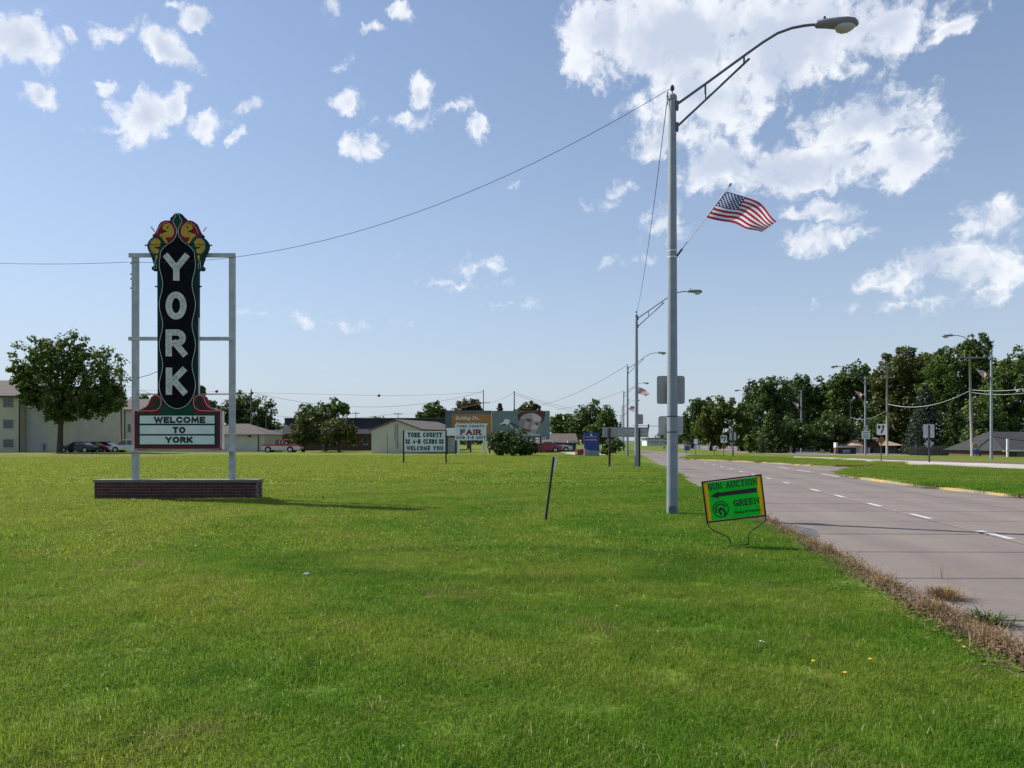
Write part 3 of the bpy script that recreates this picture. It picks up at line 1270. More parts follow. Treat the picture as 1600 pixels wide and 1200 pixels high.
def weeds_mesh():
    r = np.random.default_rng(4)
    V, T = [], []
    n = 17000
    for i in range(n):
        t = 5.0 + 19 * r.beta(1.15, 2.2)
        dens = min(1, max(.05, .55 + .35 * math.sin(t * 2.1) * math.sin(t * .9 + 1) + .3 * math.sin(t * 5.3)))
        if r.random() > .12 + .88 * dens ** 1.4:
            continue
        u = CURB_U + .02 + r.normal(0, .13) - .03
        x, y = ut(u, t)
        z0 = ROAD_Z if u > CURB_U else .0
        h = r.uniform(.02, .10) * (1.5 if r.random() < .12 else 1) * (.6 + .7 * dens)
        a = r.uniform(0, 6.283)
        w = r.uniform(.002, .006)
        lean = r.normal(0, .8) * h
        b = r.uniform(0, 6.283)
        dx, dy = math.cos(a) * w, math.sin(a) * w
        lx, ly = math.cos(b) * lean, math.sin(b) * lean
        k = len(V)
        V += [(x - dx, y - dy, z0 - .01), (x + dx, y + dy, z0 - .01), (x + dx * .7 + lx * .5, y + dy * .7 + ly * .5, z0 + h * .6),
              (x - dx * .7 + lx * .5, y - dy * .7 + ly * .5, z0 + h * .6), (x + lx * 1.3, y + ly * 1.3, z0 + h)]
        T += [(k, k + 1, k + 2), (k, k + 2, k + 3), (k + 3, k + 2, k + 4)]
        if r.random() < .5:      # a dry seed head
            for q in range(2):
                k = len(V)
                c = np.array([x + lx * 1.3, y + ly * 1.3, z0 + h]) + r.normal(0, .008, 3)
                p = r.normal(0, .007, (3, 3))
                V += [tuple(c + p[0]), tuple(c + p[1]), tuple(c + p[2])]
                T.append((k, k + 1, k + 2))
    return np_mesh('dead_weeds', np.array(V), np.array(T))


tag(obj('dead_weeds', weeds_mesh(), m_dead), 'dry brown weeds lining the gutter between lawn and road', 'weeds', kind='stuff')


def litter_mesh():
    r = np.random.default_rng(9)
    V, T = [], []
    for i in range(11000):
        t = 3.5 + 15 * r.beta(1.2, 2.0)
        u = CURB_U - .12 + r.normal(0, .16)
        x, y = ut(u, t)
        z0 = (ROAD_Z if u > CURB_U + .01 else .02) + r.uniform(.004, .035)
        s_ = r.uniform(.008, .024)
        k = len(V)
        c = np.array([x, y, z0])
        a = r.normal(0, 1, 3) * np.array([1, 1, .35])
        a /= np.linalg.norm(a)
        b = r.normal(0, 1, 3) * np.array([1, 1, .35])
        b /= np.linalg.norm(b)
        V += [tuple(c - a * s_), tuple(c - b * s_ * .5), tuple(c + a * s_), tuple(c + b * s_ * .5)]
        T.append((k, k + 1, k + 2, k + 3))
    return np_mesh('leaf_litter', np.array(V), np.array(T))


tag(obj('leaf_litter', litter_mesh(), m_deadl), 'dark dry leaf litter and crumbs on the kerb edge', 'leaf litter', kind='stuff')


def clump(name, label, cat, x, y, z, n, h, spread, mat, seed, w=.006):
    r = np.random.default_rng(seed)
    V, T = [], []
    for i in range(n):
        a, q = r.uniform(0, 6.283), abs(r.normal(0, spread * .35))
        bx, by = x + math.cos(a) * q, y + math.sin(a) * q
        hh = h * r.uniform(.4, 1)
        ln = spread * r.uniform(.1, .9)
        lx, ly = math.cos(a) * ln, math.sin(a) * ln
        dx, dy = -math.sin(a) * w, math.cos(a) * w
        k = len(V)
        V += [(bx - dx, by - dy, z - .02), (bx + dx, by + dy, z - .02), (bx + dx + lx * .4, by + dy + ly * .4, z + hh * .75), (bx - dx + lx * .4, by - dy + ly * .4, z + hh * .75),
              (bx + lx, by + ly, z + hh * .85)]
        T += [(k, k + 1, k + 2), (k, k + 2, k + 3), (k + 3, k + 2, k + 4)]
    V = np.array(V) - np.array([x, y, z])
    return tag(obj(name, np_mesh(name, V, np.array(T)), mat, loc=(x, y, z)), label, cat)


m_weed = leaf_mat('green_weed', (.055, .10, .02))
q = GP(1545, 975, ROAD_Z)
clump('green_weed', 'green grassy weed growing in the gutter among dead stalks', 'weed', q.x, q.y, ROAD_Z, 170, .13, .28, m_weed, 1)
q = GP(1475, 935, ROAD_Z)
clump('dead_bush', 'round tuft of dead brown stalks lying at the road edge', 'weed', q.x, q.y, ROAD_Z, 420, .15, .26, m_dead, 2, .003)
q = GP(1472, 905, ROAD_Z)
clump('dry_stalk', 'tall thin dry stalk standing above the dead gutter weeds', 'weed', q.x, q.y, ROAD_Z, 16, .24, .13, m_dead, 3, .0014)
q = GP(505, 781)
clump('tall_weed', 'small tall weed standing alone in the sign shadow', 'weed', q.x, q.y, 0, 8, .16, .06, m_weed, 4, .008)

# dandelions
m_dand = M('dandelion_yellow', (.75, .5, .02), .7, .1)
for (px, py) in ((1360, 1037), (1271, 1042), (1321, 1062), (964, 953), (1507, 1019)):
    q = GP(px, py)
    z = gz(q.x, q.y) + .055
    th = thing('dandelion', 'small yellow dandelion flower in the mown grass', 'flower', (q.x, q.y, z - .055), 0, 'dandelions in the lawn')
    obj('flower_head', MB().lathe([(.004, -.006), (.013, 0), (.012, .006), (.004, .008)], 8, (0, 0, .055)), m_dand, th)
    obj('stalk', MB().tube([(0, 0, -.01), (0, 0, .053)], .002, 5), m_weed, th)
# scraps of paper in the lawn
m_white = M('white_paint', (.74, .74, .72), .5, .06, 3)
for (px, py, lb) in ((478, 906, 'crumpled white paper scrap lying on the lawn left of the dark grass ring'), (1189, 1007, 'tiny pale scrap of litter lying in the grass near the road')):
    q = GP(px, py)
    mbp = MB()
    z = gz(q.x, q.y) + .05
    rr_ = random.Random(px)
    s_ = .05 if px < 600 else .025
    vs = [(rr_.uniform(-1, 1) * s_, rr_.uniform(-1, 1) * s_ * .8, rr_.uniform(-.2, .4) * s_) for _ in range(8)]
    mbp.add(vs, [(0, 1, 2), (1, 2, 3), (3, 4, 5), (4, 5, 6), (5, 6, 7), (2, 3, 6)])
    tag(obj('paper_scrap', mbp, m_white, loc=(q.x, q.y, z)), lb, 'litter')

# ------------------------------------------------------------------ the welcome sign
m_post = M('galvanised_post', (.42, .435, .46), .5, .16, 5, .05)
m_black = M('black_enamel', (.007, .007, .010), .8, .3, 4, spec=.08)
m_green = M('sign_green', (.007, .062, .04), .65, .2, 4, spec=.12)
m_navy = M('sign_side_green', (.008, .035, .036), .65, .2, 4, spec=.12)
m_red = M('sign_red', (.22, .014, .028), .65, .2, 4, spec=.12)
m_ylw = M('sign_yellow', (.50, .30, .025), .5, .15, 5, spec=.3)
m_alum = M('aluminium_edge', (.55, .56, .58), .45, .1, 4, metal=.2)
m_lett = M('sign_letter_grey', (.55, .55, .54), .6, .22, 9)
m_panel = M('letter_board_white', (.68, .74, .74), .45, .06, 3)
m_blk = M('black_letter', (.012, .012, .013), .6, .1)
m_tube = M('neon_tube', (.72, .70, .64), .3, .06)
m_cap = M('coping_stone', (.165, .16, .155), .85, .2, 5, .3)
m_mort = M('mortar', (.27, .215, .19), .95, .2, 8, .3)

YS = F / 57.8                       # distance of the sign: 20 m
SX0 = (277.5 - HX) / F * YS
sign = thing('welcome_sign', 'tall black YORK theatre style sign with scroll top between pale posts', 'sign', (SX0, YS + .25, 0), 0)
s57 = 1 / 57.8


def sx(px):
    return (px - 277.5) * s57


def sz(py):
    return CAMH - (py - HY) * s57


# posts and beams (local y: 0 is the middle of the posts, the camera is at -y)
for (a, b) in ((200.2, 208.6), (353.4, 361.6)):
    obj('post', MB().box(sx(a), sx(b), -.075, .075, .3, sz(395)), m_post, sign, bevel=.008)
obj('beam', MB().box(sx(196.5), sx(364.5), -.11, -.077, sz(400), sz(393.2)), m_post, sign, bevel=.004)
obj('beam', MB().box(sx(196), sx(363), -.11, -.077, sz(531), sz(525)), m_post, sign, bevel=.004)
obj('beam', MB().box(sx(208.7), sx(353.3), -.02, .02, sz(616), sz(614)), m_post, sign)
obj('beam', MB().box(sx(198), sx(365), -.22, -.08, sz(706.5), sz(703.5)), m_post, sign)

ZO = 1 / 10.9                       # outline points read in tenths of pixels


def op(dx, zy, side=1):
    """(offset from the axis, row) of the ornament outline -> local x, z"""
    return (side * dx * ZO * s57, sz(325 + zy * ZO))


half = [(0, 84), (38, 88), (62, 100), (82, 128), (96, 142), (122, 160), (134, 188), (124, 212), (170, 208), (215, 210), (262, 224), (300, 250), (326, 290), (346, 340), (372, 395),
        (398, 436), (430, 455), (432, 478), (420, 490), (462, 520), (500, 568), (522, 622), (518, 680), (496, 736), (466, 780), (452, 830), (432, 890), (414, 950), (404, 984),
        (428, 990), (446, 1012), (444, 1042), (424, 1062), (394, 1064), (372, 1052), (350, 1070)]
rt = [op(a, b) for a, b in half]
lf = [op(a, b, -1) for a, b in half[1:]]
colw = 31.6 * s57
zb = sz(650)
outline = rt + [(colw, zb), (-colw, zb)] + lf[::-1]
YF = -.24                           # front of the tall cabinet
obj('cabinet', MB().prism(outline, YF, YF + .12), m_navy, sign)
o_ = MB()
for sd in (1, -1):
    o_.box(min(sd * colw, sd * (colw + .006)), max(sd * colw, sd * (colw + .006)), YF + .012, YF + .115, sz(645), sz(428))
obj('edge_trim', o_, m_alum, sign)

# black onion field with its wavy border
fieldR = [(0, 436), (20, 490), (70, 560), (130, 605), (200, 652), (250, 702), (286, 760)]
wave = []
py = 403.0
while py < 600:
    w_ = 25.6 + 2.7 * math.cos(2 * math.pi * (py - 413) / 63)
    wave.append((w_ * s57, sz(py)))
    py += 4
bot = [(28.4 * math.cos(R(a)) * s57, sz(600 + 38.5 * math.sin(R(a)))) for a in range(6, 91, 7)]
Rside = [op(a, b) for a, b in fieldR] + wave + bot
field = Rside + [(-x, z) for x, z in Rside[::-1] if x > 1e-4]
obj('black_field', MB().prism(field, YF - .012, YF + .002), m_black, sign)
# white neon line round the field, running up to the finial
line = [op(a, b) for a, b in ((0, 96), (28, 112), (36, 150), (62, 186), (76, 220), (70, 250), (44, 300), (18, 352), (10, 400), (14, 440), (30, 492), (80, 562), (138, 604), (206, 650), (254, 700), (292, 760))] + wave + bot
for sd in (1, -1):
    obj('neon_tube', MB().tube([(sd * x, YF - .022, z) for x, z in line], .0065, 5), m_tube, sign)
# finial leaf
fin = [op(a, b) for a, b in ((0, 100), (24, 118), (34, 152), (58, 186), (72, 220), (66, 250), (40, 300), (14, 352), (6, 420))]
obj('finial_leaf', MB().prism(fin + [(-x, z) for x, z in fin[::-1] if x > 1e-4], YF - .008, YF + .002), m_green, sign)


def disc(cx, cy, rx, ry, sd, y0, y1, a0=0, a1=360, n=26):
    return MB().prism([op(cx + rx * math.cos(R(a)), cy + ry * math.sin(R(a)), sd) for a in np.linspace(a0, a1, n, endpoint=(a1 - a0) < 359)], y0, y1)


for sd in (1, -1):
    # red lobe with yellow scroll
    red = [(34, 352), (44, 300), (80, 250), (130, 222), (190, 214), (256, 228), (306, 272), (340, 345), (368, 402), (396, 440), (424, 464), (412, 486), (360, 484), (300, 500),
           (240, 560), (186, 590), (120, 566), (62, 520), (34, 470), (24, 410)]
    obj('red_scroll', MB().prism([op(a, b, sd) for a, b in red], YF - .008, YF + .002), m_red, sign)
    yel = [(66, 410), (80, 340), (118, 286), (170, 262), (232, 280), (262, 330), (244, 372), (196, 380), (190, 410), (232, 420), (262, 440), (300, 440), (312, 470), (262, 508), (232, 560), (196, 612), (158, 590),
           (196, 540), (204, 500), (168, 500), (120, 500), (84, 468)]
    obj('yellow_scroll', MB().prism([op(a, b, sd) for a, b in yel], YF - .013, YF - .006), m_ylw, sign)
    obj('scroll_line', MB().ribbon([op(a, b, sd) for a, b in ((150, 300), (176, 330), (168, 352))], .018, YF - .017, .006), m_black, sign)  # black lines drawn on the yellow scroll
    obj('scroll_line', MB().ribbon([op(a, b, sd) for a, b in ((176, 396), (214, 412), (246, 392), (262, 366))], .016, YF - .017, .006), m_black, sign)
    # green lobe with yellow curl
    gr = [(232, 640), (236, 580), (262, 530), (312, 496), (372, 492), (440, 524), (488, 580), (508, 640), (498, 700), (470, 752), (438, 790), (420, 860), (404, 930), (388, 980), (330, 980), (318, 880), (312, 800), (286, 730)]
    obj('green_scroll', MB().prism([op(a, b, sd) for a, b in gr], YF - .009, YF + .001), m_green, sign)
    cur = [(290, 600), (300, 560), (340, 534), (390, 530), (432, 560), (456, 610), (458, 670), (436, 728), (398, 764), (352, 778), (326, 760), (316, 720), (322, 690), (372, 684), (372, 664), (330, 664), (300, 646)]
    obj('yellow_curl', MB().prism([op(a, b, sd) for a, b in cur], YF - .016, YF - .007), m_ylw, sign)
    stem = [(336, 812), (360, 806), (380, 812), (372, 880), (350, 880)]
    obj('yellow_curl', MB().prism([op(a, b, sd) for a, b in stem], YF - .016, YF - .007), m_ylw, sign)
    obj('curl_line', MB().ribbon([op(a, b, sd) for a, b in ((300, 676), (330, 690), (366, 684), (388, 654))], .018, YF - .021, .006), m_black, sign)
    obj('neon_tube', MB().tube([(lambda w: (w[0], YF - .022, w[1]))(op(a, b, sd)) for a, b in ((286, 590), (330, 530), (392, 520), (446, 560), (470, 620), (466, 690), (436, 750), (390, 780))], .005, 5), m_tube, sign)
    obj('neon_tube', MB().tube([(lambda w: (w[0], YF - .022, w[1]))(op(a, b, sd)) for a, b in ((90, 490), (64, 430), (70, 360), (104, 296), (160, 250), (220, 250), (290, 300), (330, 370), (350, 440))], .005, 5), m_tube, sign)
    obj('foot_scroll', disc(412, 1026, 26, 30, sd, YF - .01, YF + .001), m_green, sign)
    obj('neon_tube', MB().tube([(lambda w: (w[0], YF - .02, w[1]))(op(a, b, sd)) for a, b in ((366, 840), (372, 940), (352, 1000), (366, 1040), (392, 1036), (396, 990), (386, 900))], .005, 5), m_tube, sign)
    # little spotlights and bracket ends that stick out at the sides
    a = op(415, 385, sd)
    obj('spotlight', MB().tube([(a[0], YF + .06, a[1]), (a[0] + sd * .09, YF + .06, a[1] + .12)], .02, 6), m_alum, sign)
    a = op(505, 622, sd)
    obj('bracket', MB().tube([(a[0], YF + .04, a[1]), (a[0] + sd * .11, YF + .04, a[1] - .01)], .018, 6), m_black, sign)
    obj('bracket', MB().tube([(sd * (colw - .02), YF + .04, sz(447.5)), (sd * (colw + .085), YF + .04, sz(447))], .02, 6), m_black, sign)
obj('cross_wire', MB().tube([op(-505, 622) [:1] + (YF - .03,) + op(-505, 622)[1:], op(505, 622)[:1] + (YF - .03,) + op(505, 622)[1:]], .005, 5), m_black, sign)

# big letters, grey faces with dark sockets
m_sock = M('bulb_socket', (.12, .12, .12), .6, .1)
for ch, x0, x1, y0, y1 in (('Y', 257, 295.5, 397, 439), ('O', 259.6, 292, 456, 499.5), ('R', 259.6, 292.5, 515, 557), ('K', 260, 292.5, 574.5, 617)):
    h = (y1 - y0) * s57
    t = 9.6 * s57
    w0 = GLY[ch][0]
    sxx = ((x1 - x0) * s57 - t) / (w0 * h)
    mbl, _a = letter_mb(ch, sx(x0), sz(y1), h, sxx, t, YF - .045, .024)
    lo = obj('letter', mbl, m_lett, sign)
    mbs = MB()
    w, st, cl, sf = GLY[ch]
    for pts in st + [c + c[:1] for c in cl]:
        acc_ = 0
        for i in range(len(pts) - 1):
            p0, p1 = pts[i], pts[i + 1]
            q0 = (sx(x0) + t / 2 + p0[0] * sxx * h, sz(y1) + t / 2 + p0[1] * (h - t))
            q1 = (sx(x0) + t / 2 + p1[0] * sxx * h, sz(y1) + t / 2 + p1[1] * (h - t))
            dd = math.dist(q0, q1)
            while acc_ < dd:
                f = acc_ / dd
                cx_, cz_ = q0[0] + (q1[0] - q0[0]) * f, q0[1] + (q1[1] - q0[1]) * f
                mbs.prism([(cx_ + .011 * math.cos(a), cz_ + .011 * math.sin(a)) for a in np.linspace(0, 6.283, 7)[:-1]], YF - .052, YF - .045)
                acc_ += .115
            acc_ -= dd
    tag(obj('bulb_sockets', mbs, m_sock, lo), kind='stuff')

# lower cabinet
ZA = 1 / 9.41


def cp(zx, zy, sd=None):
    return ((190 + zx * ZA - 277.7) * s57, sz(600 + zy * ZA))


CC = 825


def cpm(dx, zy, sd):
    return cp(CC + sd * dx, zy)


halfc = [(0, 300), (215, 300), (238, 210), (262, 172), (300, 156), (345, 158), (390, 186), (414, 230), (432, 286), (468, 336), (520, 364), (590, 378), (628, 388), (642, 410), (642, 950), (625, 968), (0, 968)]
outc = [cpm(a, b, 1) for a, b in halfc] + [cpm(a, b, -1) for a, b in halfc[::-1] if a > 0]
YC = -.252
obj('letter_cabinet', MB().prism(outc, YC, YC + .20), m_red, sign)
obj('cabinet_side', MB().box(cpm(642, 0, 1)[0] + .0005, cpm(645, 0, 1)[0] + .004, YC + .01, YC + .195, sz(600 + 960 * ZA), sz(600 + 395 * ZA)), m_alum, sign)
ing = [(0, 300), (225, 300), (248, 420), (270, 436), (590, 436), (590, 915), (0, 915)]
obj('green_face', MB().prism([cpm(a, b, 1) for a, b in ing] + [cpm(a, b, -1) for a, b in ing[::-1] if a > 0], YC - .008, YC + .002), m_green, sign)
# the black field's round foot laps over the letter cabinet
foot = [(27.0 * math.cos(R(a)) * s57, sz(602 + 36 * math.sin(R(a)))) for a in range(0, 181, 9)]
obj('field_foot', MB().prism(foot, YC - .016, YC - .006), m_black, sign)
obj('neon_tube', MB().tube([(28.4 * math.cos(R(a)) * s57, YC - .02, sz(600 + 38.5 * math.sin(R(a)))) for a in range(0, 181, 9)], .0065, 5), m_tube, sign)
for sd in (1, -1):
    gi_ = [(300, 210), (345, 205), (366, 236), (330, 270), (352, 310), (400, 330), (420, 360), (320, 360), (280, 320), (272, 260)]
    obj('green_inlay', MB().prism([cpm(a, b, sd) for a, b in gi_], YC - .007, YC + .001), m_green, sign)
    tb = [(240, 300), (236, 250), (252, 200), (290, 172), (345, 168), (388, 200), (412, 262), (440, 318), (500, 362), (600, 382), (630, 400), (634, 430), (634, 930), (614, 956), (0, 958)]
    obj('neon_tube', MB().tube([(lambda w: (w[0], YC - .014, w[1]))(cpm(a, b, sd)) for a, b in tb], .006, 5), m_tube, sign)
    tb = [(240, 300), (262, 350), (320, 392), (420, 396), (600, 398)]
    obj('neon_tube', MB().tube([(lambda w: (w[0], YC - .014, w[1]))(cpm(a, b, sd)) for a, b in tb], .006, 5), m_tube, sign)
for (z0, z1) in ((466, 582), (609, 735), (760, 886)):
    a, b = cp(275, z1), cp(1370, z0)
    obj('letter_board', MB().box(a[0], b[0], YC - .018, YC - .004, a[1], b[1]), m_panel, sign)
for txt, x0, x1, z0, z1 in (('WELCOME', 483, 1237, 480, 575), ('TO', 758, 946, 630, 725), ('YORK', 650, 1052, 775, 866)):
    a, b = cp(x0, z1), cp(x1, z0)
    put_text(txt, a[0], b[0], a[1], b[1] - a[1], .05, YC - .025, .006, m_blk, sign, gap=.018, each=True)
# conduit fittings on the left post
for py in (398, 409, 426, 433.5, 448):
    obj('insulator', MB().tube([(sx(200.3), -.02, sz(py)), (sx(197.6), -.04, sz(py - .6))], .022, 6), m_black, sign)
obj('conduit', MB().tube([(sx(209), -.05, sz(410)), (sx(210.6), -.05, sz(430)), (sx(208.9), -.05, sz(448))], .006, 5), m_alum, sign)
obj('conduit', MB().tube([(sx(208), -.06, sz(590)), (sx(228), -.07, sz(585)), (sx(247), YF + .06, sz(579))], .008, 5), m_black, sign)

# brick planter that carries the sign: every brick a piece of its own
bx0, bx1 = sx(147.5), sx(400.3)
plant = thing('brick_planter', 'long low red brick planter with stone coping under the black sign', 'planter', (SX0, YS + .25, 0), 0)
by0, by1 = -.25, .25
obj('mortar_core', MB().box(bx0 + .006, bx1 - .006, by0 + .006, by1 - .006, -.12, .463), m_mort, plant)
BMATS = [M('brick_%s' % n_, c_, .85, .3, 14, .4) for n_, c_ in (('dark', (.060, .022, .021)), ('maroon', (.080, .027, .025)), ('red', (.11, .034, .029)), ('brown', (.045, .021, .02)))]
BM = {}


def brick_mesh(l, dep, h, mi):
    k = (round(l, 3), round(dep, 3), mi)
    if k not in BM:
        b = MB()
        e = .004
        b.box(-l / 2, l / 2, -dep / 2, dep / 2, -h / 2, h / 2)
        me = b.mesh('brick')
        me.materials.append(BMATS[mi])
        BM[k] = me
    return BM[k]


rb = random.Random(11)
BH, BLn, JN = .0705, .203, .010
nb = 0
back = MB()
for c in range(6):
    z = -.02 + c * (BH + JN) + BH / 2
    off = 0 if c % 2 else -(BLn + JN) / 2
    x = bx0 + off
    while x < bx1 - .02:
        a, b = max(x, bx0), min(x + BLn, bx1)
        if b - a > .04:
            mi = rb.choice([0, 0, 1, 1, 1, 2, 3])
            o = bpy.data.objects.new('brick', brick_mesh(b - a, .09, BH, mi))
            COL.objects.link(o)
            o.parent = plant
            o.location = ((a + b) / 2, by0 + .045 - rb.uniform(0, .003), z)
            nb += 1
            back.box(a, b, by1 - .05, by1 + .002, z - BH / 2, z + BH / 2)
        x += BLn + JN
    for sd in (-1, 1):
        y = by0 + (.10 if c % 2 else .002) + .1
        while y < by1 - .06:
            b = min(y + BLn, by1 - .055)
            if b - y > .05:
                o = bpy.data.objects.new('brick', brick_mesh(.09, b - y, BH, rb.choice([0, 1, 1, 2])))
                COL.objects.link(o)
                o.parent = plant
                o.location = ((bx1 - .044) if sd > 0 else (bx0 + .044), (y + b) / 2, z)
            y += BLn + JN
tag(obj('back_bricks', back, BMATS[0], plant), kind='stuff')
for i in range(4):
    a = bx0 - .03 + i * (bx1 - bx0 + .06) / 4
    b = bx0 - .03 + (i + 1) * (bx1 - bx0 + .06) / 4 - .005
    obj('coping_stone', MB().box(a, b, by0 - .03, by1 + .03, .468, .535), m_cap, plant, bevel=.006)

# ------------------------------------------------------------------ the auction sign
YA = 10.9
kA = YA / F
m_lime = M('lime_plastic', (.008, .62, .06), .5, .08, 3, trans=.5, spec=.3)
m_org = M('amber_plastic', (.76, .56, .01), .5, .08, 3, trans=.5, spec=.3)
m_wire = M('black_wire', (.012, .013, .013), .5, .1)
q = G(1157, YA)
asg = thing('auction_sign', 'tilted green and amber auction placard on black wire legs', 'sign', (q.x, YA, q.z))


def al(px, py):
    return ((px - 1157) * kA, CAMH - q.z - (py - HY) * kA)


TL, TR, BR, BL_ = (1097, 753.5), (1188.6, 742), (1196, 805.5), (1105, 816)


def au(u, v):
    """position on the placard, u across, v down (0..1)"""
    a = [TL[i] + (TR[i] - TL[i]) * u for i in (0, 1)]
    b = [BL_[i] + (BR[i] - BL_[i]) * u for i in (0, 1)]
    return al(a[0] + (b[0] - a[0]) * v, a[1] + (b[1] - a[1]) * v)


def apoly(pts, y0, y1):
    return MB().prism([au(u, v) for u, v in pts], y0, y1)


obj('panel', apoly([(.085, .03), (.915, .03), (.92, .97), (.08, .97)], -.006, .002), m_lime, asg)
obj('side_band', apoly([(.012, .02), (.083, .02), (.078, .98), (.012, .98)], -.006, .002), m_org, asg)
obj('side_band', apoly([(.917, .02), (.988, .02), (.988, .98), (.922, .98)], -.006, .002), m_org, asg)
fr = [au(0, 0), au(1, 0), au(1, 1), au(0, 1)]
obj('frame', MB().ribbon(fr, .022, -.012, .02, True), m_wire, asg)
leg1 = [al(*p) for p in ((1105, 816), (1107, 822), (1112, 827), (1122, 832), (1132, 836), (1138.5, 840.5), (1141.5, 847), (1142.5, 854), (1143.2, 861))]
leg2 = [al(*p) for p in ((1196, 805.5), (1196.6, 811), (1193.5, 816), (1186, 821.5), (1176, 828), (1170.5, 833.5), (1168.8, 840), (1169.2, 848), (1170, 860))]
obj('leg', MB().tube([(x, 0, z) for x, z in leg1], .0085, 6), m_wire, asg)
obj('leg', MB().tube([(x, 0, z) for x, z in leg2], .0085, 6), m_wire, asg)
a, b = al(1142, 853), al(1169.5, 850)
obj('crossbar', MB().tube([(a[0], 0, a[1]), (b[0], 0, b[1])], .010, 6), m_wire, asg)


def warp_text(txt, u0, u1, v0, v1, t, serif, y0, sxg=None):
    """letters laid on the tilted placard"""
    wdt, hgt = .88, .60
    h = (v1 - v0) * hgt
    mbw = MB()
    gap = h * .12
    n = len(txt)
    base = sum(GLY[c][0] for c in txt) * h
    x0, x1 = u0 * wdt, u1 * wdt
    sxx = ((x1 - x0) - n * t - (n - 1) * gap) / base
    x = x0
    for c in txt:
        m_, adv = letter_mb(c, x, 0, h, sxx, t, y0, .003, serif)
        vs = []
        for (vx, vy, vz) in m_.v:
            p = au(vx / wdt, v1 - vz / hgt)
            vs.append((p[0], vy, p[1]))
        mbw.add(vs, m_.f)
        x += adv + gap
    return obj('lettering', mbw, m_blk, asg)


warp_text('GUN AUCTION', .085, .92, .06, .225, .0165, .007, -.012)
warp_text('GREEN', .48, .92, .53, .69, .0175, .007, -.012)
obj('arrow', apoly([(.105, .375), (.25, .27), (.25, .305), (.9, .29), (.9, .41), (.25, .40), (.25, .45)], -.011, -.0065), m_blk, asg)
c0 = (.255, .72)


def ell(rx, ry, n=30, a0=0, a1=360):
    return [(c0[0] + rx * math.cos(R(a)), c0[1] - ry * math.sin(R(a))) for a in np.linspace(a0, a1, n, endpoint=a1 - a0 < 359)]


obj('emblem_ring', MB().ribbon([au(*p) for p in ell(.128, .195)], .016, -.011, .0045, True), m_blk, asg)
obj('emblem_swirl', MB().ribbon([au(*p) for p in ell(.085, .13, 20, 20, 215)], .022, -.011, .0045), m_blk, asg)
obj('emblem_swirl', MB().ribbon([au(c0[0] + .012 + a, c0[1] + b) for a, b in ((.05, .17), (.055, .08), (.025, .0), (-.01, -.03), (-.04, -.0), (-.04, .06), (-.02, .1), (-.02, .15))], .030, -.0117, .0052), m_blk, asg)
obj('emblem_swirl', MB().ribbon([au(c0[0] + a, c0[1] + b) for a, b in ((-.02, .02), (.02, -.0), (.045, .03))], .018, -.0125, .006), m_blk, asg)
obj('rule', MB().ribbon([au(.49, .755), au(.60, .755)], .005, -.010, .0035), m_blk, asg)
obj('rule', MB().ribbon([au(.83, .755), au(.925, .755)], .005, -.010, .0035), m_blk, asg)


def warp_font(txt, u0, u1, v0, v1, bold=0.0):
    o = font_text(txt, u0, u1, -v1, v1 - v0, -.010, m_blk, asg, bold=bold)
    for v in o.data.vertices:
        p = au(v.co.x, -v.co.z)
        v.co.x, v.co.z = p[0], p[1]
    return o


warp_font('Realty & Auction', .49, .925, .80, .89, .012)

# ------------------------------------------------------------------ leaning marker stake
q = GP(852, 813)
m_steel = M('dark_steel', (.06, .065, .07), .5, .2, 10, metal=.4)
stk = thing('marker_stake', 'thin leaning steel stake with a white tag near its top', 'stake', (q.x, q.y, 0))
kS = q.y / F
tp = ((865.3 - 852) * kS, (813 - 714) * kS)
stk_o = obj('post', MB().box(-.022, .022, -.006, .006, -.2, math.hypot(*tp)).box(-.022, -.016, -.03, -.006, -.2, math.hypot(*tp)).box(.016, .022, -.03, -.006, -.2, math.hypot(*tp)), m_steel, stk)
tg = obj('tag', MB().box(.0225, .066, -.034, -.030, math.hypot(*tp) - .24, math.hypot(*tp) + .01), m_white, stk)
stk.rotation_euler = (0, math.atan2(tp[0], tp[1]), R(12))

# ------------------------------------------------------------------ street lamps and flags
m_pole = M('lamp_pole_paint', (.24, .275, .31), .55, .12, 3, .06)
m_arm = M('lamp_arm_grey', (.10, .12, .14), .5, .12, 3)
m_head = M('lamp_head_grey', (.17, .18, .20), .5, .12, 4)
m_lens = M('lamp_lens', (.42, .42, .36), .25, .08, 5, spec=.6)
m_strap = M('strap_black', (.02, .02, .022), .5, .1)


def loft(stations, n=14):
    """stations: (x, z, ry, rz)"""
    vs, fs = [], []
    for (x, z, ry, rz) in stations:
        for k in range(n):
            a = 2 * math.pi * k / n
            vs.append((x, ry * math.cos(a), z + rz * math.sin(a)))
    for i in range(len(stations) - 1):
        for k in range(n):
            k2 = (k + 1) % n
            fs.append((i * n + k, i * n + k2, (i + 1) * n + k2, (i + 1) * n + k))
    fs.append(tuple(reversed(range(n))))
    fs.append(tuple(range((len(stations) - 1) * n, len(stations) * n)))
    return MB().add(vs, fs)


ARM = [(.09, 8.91), (.72, 9.33), (1.51, 9.87), (1.9, 10.13), (2.2, 10.30), (2.5, 10.39), (2.75, 10.42), (3.0, 10.43)]
LAMP_MESH = {}


